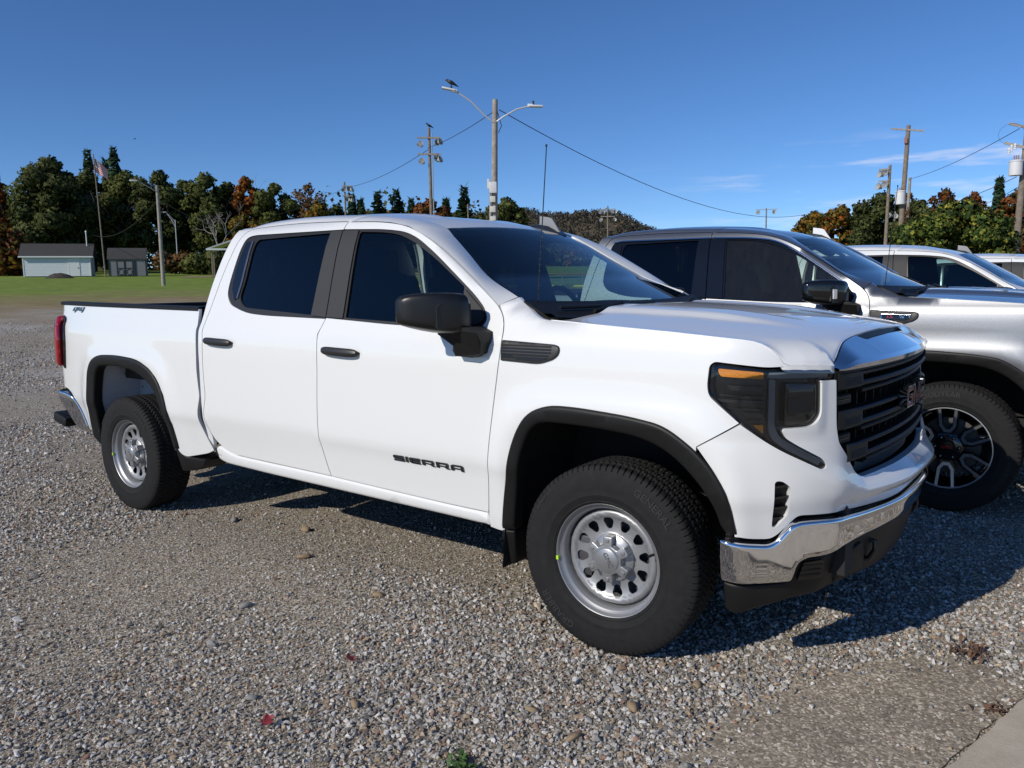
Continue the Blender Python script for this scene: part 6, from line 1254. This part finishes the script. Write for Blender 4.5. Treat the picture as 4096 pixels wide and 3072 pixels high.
def wheel_set(kind):
    L = []
    A = lambda name, me, mk, par=0: L.append((name, me, mk, par))
    if kind == 'steel':
        A('tyre', tyre(.392, .232, .252, .0085, 'tyre'), 'rubber')
        A('tyre_text', on_circle(.320, R(50), .044, 'GENERAL', -.1318, 'tyre_text'), 'rubber_text', 1); A('tyre_text', on_circle(.318, R(228), .044, 'GRABBER', -.1312, 'tyre_text'), 'rubber_text', 1)
        A('tyre_text', on_circle(.352, R(142), .016, '255/70R17  112S', -.1308, 'tyre_text'), 'rubber_text', 1)
        w = MB(); w.lathe([(.232, -.100), (.2365, -.106), (.2365, -.1105), (.233, -.1125), (.229, -.110), (.2265, -.102), (.222, -.094), (.214, -.090), (.209, -.084), (.206, -.070), (.204, -.045), (.203, .09), (.228, .105), (.236, .108)], 96)
        A('rim', w.mesh('rim', sharp=50), 'steel')
        dp = pchip([0, .05, .085, .10, .125, .160, .174, .186, .195, .203, .206], [-.062, -.062, -.060, -.050, -.0485, -.0545, -.0655, -.0665, -.061, -.042, -.03])
        dS = lambda x, z, off=0.0: np.stack(np.broadcast_arrays(np.asarray(x, float), dp(np.hypot(x, z)) - off, np.asarray(z, float)), -1)
        holes = []
        for k in range(12):
            a = R(30 * k + 8); ca, sa = math.cos(a), math.sin(a); q = rc([(.116, -.010), (.150, -.0245), (.164, -.016), (.164, .016), (.150, .0245), (.116, .010)], .016)
            holes.append([(r * ca - t * sa, r * sa + t * ca) for r, t in q])
        circ = [(.2055 * math.cos(t), .2055 * math.sin(t)) for t in np.linspace(0, 2 * math.pi, 97)[:-1]]
        A('wheel_disc', panel('wheel_disc', dS, circ, holes=holes, step=.011, bstep=.012, edge=.006), 'steel')
        pts = []
        for k in range(6):
            a0 = 60 * k + 30
            for r_, d in ((.062, -17.5), (.072, -16.5), (.094, -12.5), (.097, -9), (.097, 9), (.094, 12.5), (.072, 16.5), (.062, 17.5)): pts.append((r_ * math.cos(R(a0 + d)), r_ * math.sin(R(a0 + d))))
        hS = lambda x, z, off=0.0: np.stack(np.broadcast_arrays(np.asarray(x, float), -.104 + .10 * np.clip(np.hypot(x, z) - .045, 0, 1) - off, np.asarray(z, float)), -1)
        A('hub_cap', panel('hub_cap', hS, rc(pts, .004), step=.02, edge=.045, roll=.004, bstep=.006), 'steel_cap')
        w = MB(); w.lathe([(.064, -.06), (.064, -.090), (.054, -.102), (.050, -.1085), (.047, -.1105), (.0, -.112)], 40)
        w.lathe([(.098, -.042), (.096, -.060), (.076, -.072), (.055, -.075)], 40); A('hub_cap_centre', w.mesh('hub_cap_centre', sharp=40), 'steel_cap', 4)
        for k in range(6):
            w = MB(); a = R(60 * k + 30); T = Matrix.Rotation(-a, 3, 'Y'); w.box(tuple(T @ Vector((.080, -.1025, 0))), (.016, .003, .014), T, .001); A('cap_pad', w.mesh('cap_pad'), 'steel_cap', 4)
        A('cap_text', text_on('cap_text', 'GMC', lambda x, y: (x * math.cos(R(-62)) - y * math.sin(R(-62)), -.1142, x * math.sin(R(-62)) + y * math.cos(R(-62)) ), .030), 'cap_text', 4)
        w = MB(); w.tube([(.196, -.085, .055), (.182, -.107, .050)], .0055, 8); A('valve_stem', w.mesh('valve_stem'), 'rubber')
        w = MB(); w.box((0, 0, 0), (.010, .012, .016)); A('paint_mark', w.mesh('paint_mark'), 'green_mark')
        L[-1] = L[-1] + ((-.2285, -.1085, -.028),)
        w = MB(); w.lathe([(.0, .0), (.17, .0), (.17, .02), (0, .02)], 40); w.lathe([(.0, -.05), (.08, -.05), (.08, .05)], 24); w.box((-.135, -.012, -.02), (.07, .07, .17), None, .01); A('brake_disc', w.mesh('brake_disc'), 'rotor')
    else:
        A('tyre', tyre(.415, .262, .272, .0115, 'tyre'), 'rubber')
        A('tyre_text', on_circle(.337, R(100), .046, 'GOODYEAR', -.1415, 'tyre_text'), 'rubber_text', 1); A('tyre_text', on_circle(.345, R(-25), .040, 'WRANGLER', -.1412, 'tyre_text'), 'rubber_text', 1)
        w = MB(); w.lathe([(.262, -.108), (.267, -.114), (.266, -.119), (.258, -.120), (.252, -.112), (.245, -.09), (.238, -.05), (.235, .10), (.262, .115)], 96); A('rim', w.mesh('rim', sharp=40), 'gloss')
        w = MB(); w.lathe([(.267, -.1155), (.2655, -.1205), (.2575, -.1212), (.2535, -.116)], 96); A('rim_lip', w.mesh('rim_lip', sharp=40), 'machined')
        for k in range(6):
            a = R(60 * k + 90); ca, sa = math.cos(a), math.sin(a)
            f = lambda x, z, y: (x * ca - z * sa, y, x * sa + z * ca)
            U = [(.256, -.056), (.256, -.040), (.145, -.030), (.118, -.012), (.118, .012), (.145, .030), (.256, .040), (.256, .056), (.138, .048), (.098, .020), (.098, -.020), (.138, -.048)]
            yy = lambda x: -.088 - .028 * (x - .1) / .15
            B_ = [(.256, -.066), (.256, -.036), (.145, -.026), (.120, -.010), (.120, .010), (.145, .026), (.256, .036), (.256, .066), (.136, .058), (.085, .034), (.085, -.034), (.136, -.058)]
            w = MB(); w.prism(B_, lambda x, z, s: f(x, z, yy(x) + (.045 if s == 0 else .004))); A('spoke', w.mesh('spoke', sharp=30), 'gloss')
            w = MB(); w.prism(U, lambda x, z, s: f(x, z, yy(x) + (.005 if s == 0 else 0))); A('spoke_face', w.mesh('spoke_face', sharp=30), 'machined', len(L))
        w = MB(); w.lathe([(.098, -.03), (.098, -.072), (.088, -.082), (.05, -.086), (.046, -.094), (.043, -.098), (0, -.099)], 48); A('hub', w.mesh('hub', sharp=40), 'gloss'); hub = len(L)
        A('cap_text', text_on('cap_text', 'GMC', lambda x, y: (x, -.1005, y - .007), .030), 'red_text', hub)
        for k in range(6):
            a = R(60 * k + 60); w = MB(); w.lathe([(.0125, -.07), (.0125, -.090), (.008, -.098), (0, -.100)], 10, c=(.070 * math.cos(a), 0, .070 * math.sin(a))); A('lug_nut', w.mesh('lug_nut'), 'dark_chrome', hub)
        w = MB(); w.lathe([(.0, .0), (.185, .0), (.185, .02), (0, .02)], 40); w.box((-.14, -.012, -.04), (.07, .07, .2), None, .01); A('brake_disc', w.mesh('brake_disc'), 'rotor')
    return L
WHEEL['work'] = wheel_set('steel'); WHEEL['lux'] = wheel_set('alloy')
def add_wheel(root, kind, x, y, r, steer, spin, matof):
    wheel = bpy.data.objects.new('wheel', None); C.objects.link(wheel); wheel.parent = root; wheel.location = (x, y, r); wheel.empty_display_size = .1
    wheel.rotation_euler = (0, 0, steer + (0 if y < 0 else math.pi))
    for it in WHEEL[kind]:
        o = obj(it[0], it[1], matof(it[2]), wheel)
        if len(it) > 4: o.location = it[4]
        elif it[0] != 'valve_stem': pass
        if it[0] in ('wheel_disc', 'hub_cap'): pass
# --- assembling one truck
MIRC = {}
def build_truck(name, label, cat, group, loc, rz, kind, matmap, steer=0.0, skip=(), lift=0.0):
    root = empty(name, loc, rz, label, cat, group)
    matof = lambda mk: MATS[matmap.get(mk, mk)]
    made = {}
    for p in PARTS:
        if p['only'] and p['only'] != kind: continue
        if p['key'] in skip or (p['parent'] in skip): continue
        for sd in ((0, 1) if p['side'] == 'R' else (0,)):
            me = p['me']
            if sd:
                if p['key'] not in MIRC: MIRC[p['key']] = mirrored(me)
                me = MIRC[p['key']]
            par = root
            if p['parent']: par = made.get((p['parent'], sd)) or made[(p['parent'], 0)]
            made[(p['key'], sd)] = o = obj(p['name'], me, matof(p['mk']), par)
            if par is root: o.location = (0, 0, lift)
    r, tr = (.388, .868) if kind == 'work' else (.410, .868)
    for x, st in ((0, steer), (-3.745, 0)):
        for y in (-tr, tr): add_wheel(root, kind, x, y, r, st, 0, matof)
    return root
# ------------------------------------------------------------------ truck materials
mat('paint_white', (.77, .78, .775), .32, 0, coat=1.0)
mat('plastic', .009, .5, spec=.32, bump=(900, .15, .001))
mat('vent_plastic', .030, .5, bump=(900, .15, .001))  # fender vent plastic, a lighter black than the other mouldings
mat('plastic_liner', .012, .8)
mat('trim', .012, .45)
mat('pillar', (.020, .021, .023), .62, bump=(700, .5, .001), var=(500, .5))
mat('gloss', .006, .06, coat=.5)
mat('gloss_dark', .010, .3)
mat('handle', .020, .42, bump=(900, .1, .001))
mat('strip', (.22, .23, .25), .25, .8)
mat('mirror', .008, .36, bump=(800, .2, .001))
mat('chrome', (.76, .77, .79), .045, 1.0)
mat('dark_chrome', (.16, .16, .17), .16, 1.0)
mat('badge_red', (.22, .085, .065), .22, .7)
mat('red_text', (.55, .02, .03), .3)
mat('rubber', (.014, .014, .0145), .78, spec=.25, bump=(260, .25, .002), var=(30, .2))
mat('rubber_text', (.034, .034, .035), .55, spec=.35)
mat('steel', (.35, .355, .365), .44, .6)
mat('steel_cap', (.37, .375, .385), .36, .65)
mat('cap_text', (.16, .16, .17), .4, .5)
mat('machined', (.62, .63, .65), .28, .9)
mat('rotor', (.10, .10, .105), .5, .6)
mat('green_mark', (.45, .80, .03), .5)
mat('bed', .016, .6)
mat('inner_paint', (.52, .54, .58), .5)
mat('under', .012, .8)
mat('interior', (.020, .020, .021), .65)
mat('fin', (.22, .225, .235), .45, .2)
mat('lamp_black', .004, .25)
mat('lamp_fin', .022, .35)
mat('drl', (.20, .21, .22), .16)
mat('amber', (.98, .34, .012), .35, bump=(420, 1.0, .003), var=(420, .55))
mat('red_lens', (.30, .006, .012), .08, coat=1.0)
mat('clear_lamp', (.5, .5, .52), .15, .3)
glass('windscreen', (.66, .80, .77), 1.0)
glass('front_glass', (.50, .66, .65), 1.0); glass('dusty_glass', (.62, .72, .69), 1.0, dust=.018)
glass('privacy_glass', (.035, .04, .05), 1.0)
glass('lamp_glass', (.86, .88, .90), 1.0)
def flake(name, base, rough):
    m = mat(name, base, rough, .9, coat=1.0); t = m.node_tree; b = t.nodes['Principled BSDF']
    co = t.nodes.new('ShaderNodeTexCoord'); v = t.nodes.new('ShaderNodeTexVoronoi'); v.inputs['Scale'].default_value = 420; t.links.new(co.outputs['Object'], v.inputs['Vector'])
    mr = t.nodes.new('ShaderNodeMapRange'); mr.inputs[3].default_value = .90; mr.inputs[4].default_value = 1.10; s = t.nodes.new('ShaderNodeSeparateColor'); t.links.new(v.outputs['Color'], s.inputs[0]); t.links.new(s.outputs[0], mr.inputs[0])
    x = t.nodes.new('ShaderNodeVectorMath'); x.operation = 'SCALE'; x.inputs[0].default_value = base; t.links.new(mr.outputs[0], x.inputs['Scale']); t.links.new(x.outputs[0], b.inputs['Base Color'])
    return m
flake('paint_silver', (.27, .28, .295), .46)
WHITE = dict(paint='paint_white')
SILVER = dict(paint='paint_silver', front_glass='dusty_glass', pillar='gloss', trim='gloss', handle='chrome', mirror='gloss', inner_paint='plastic_liner', fin='paint_white', strip='gloss')
GRP = 'pickup trucks parked in a row on the gravel lot'
t1 = build_truck('pickup_truck', 'white four-door pickup with steel wheels and black mirrors, nearest the camera', 'pickup truck', GRP, (0, 0, 0), 0, 'work', WHITE, steer=R(2.1))
t2 = build_truck('pickup_truck', 'silver grey pickup with black and silver alloy wheels beside the nearest white one', 'pickup truck', GRP, (.76, 3.0, .006), 0, 'lux', SILVER, lift=.028)
far_skip = ()
t3 = build_truck('pickup_truck', 'white pickup with grey door pillars just behind the silver grey pickup', 'pickup truck', GRP, (1.44, 6.0, -.05), 0, 'work', WHITE, skip=far_skip)
t4 = build_truck('pickup_truck', 'white pickup at the right edge of the picture, farthest in the row', 'pickup truck', GRP, (2.19, 9.0, -.10), 0, 'work', WHITE, skip=far_skip)
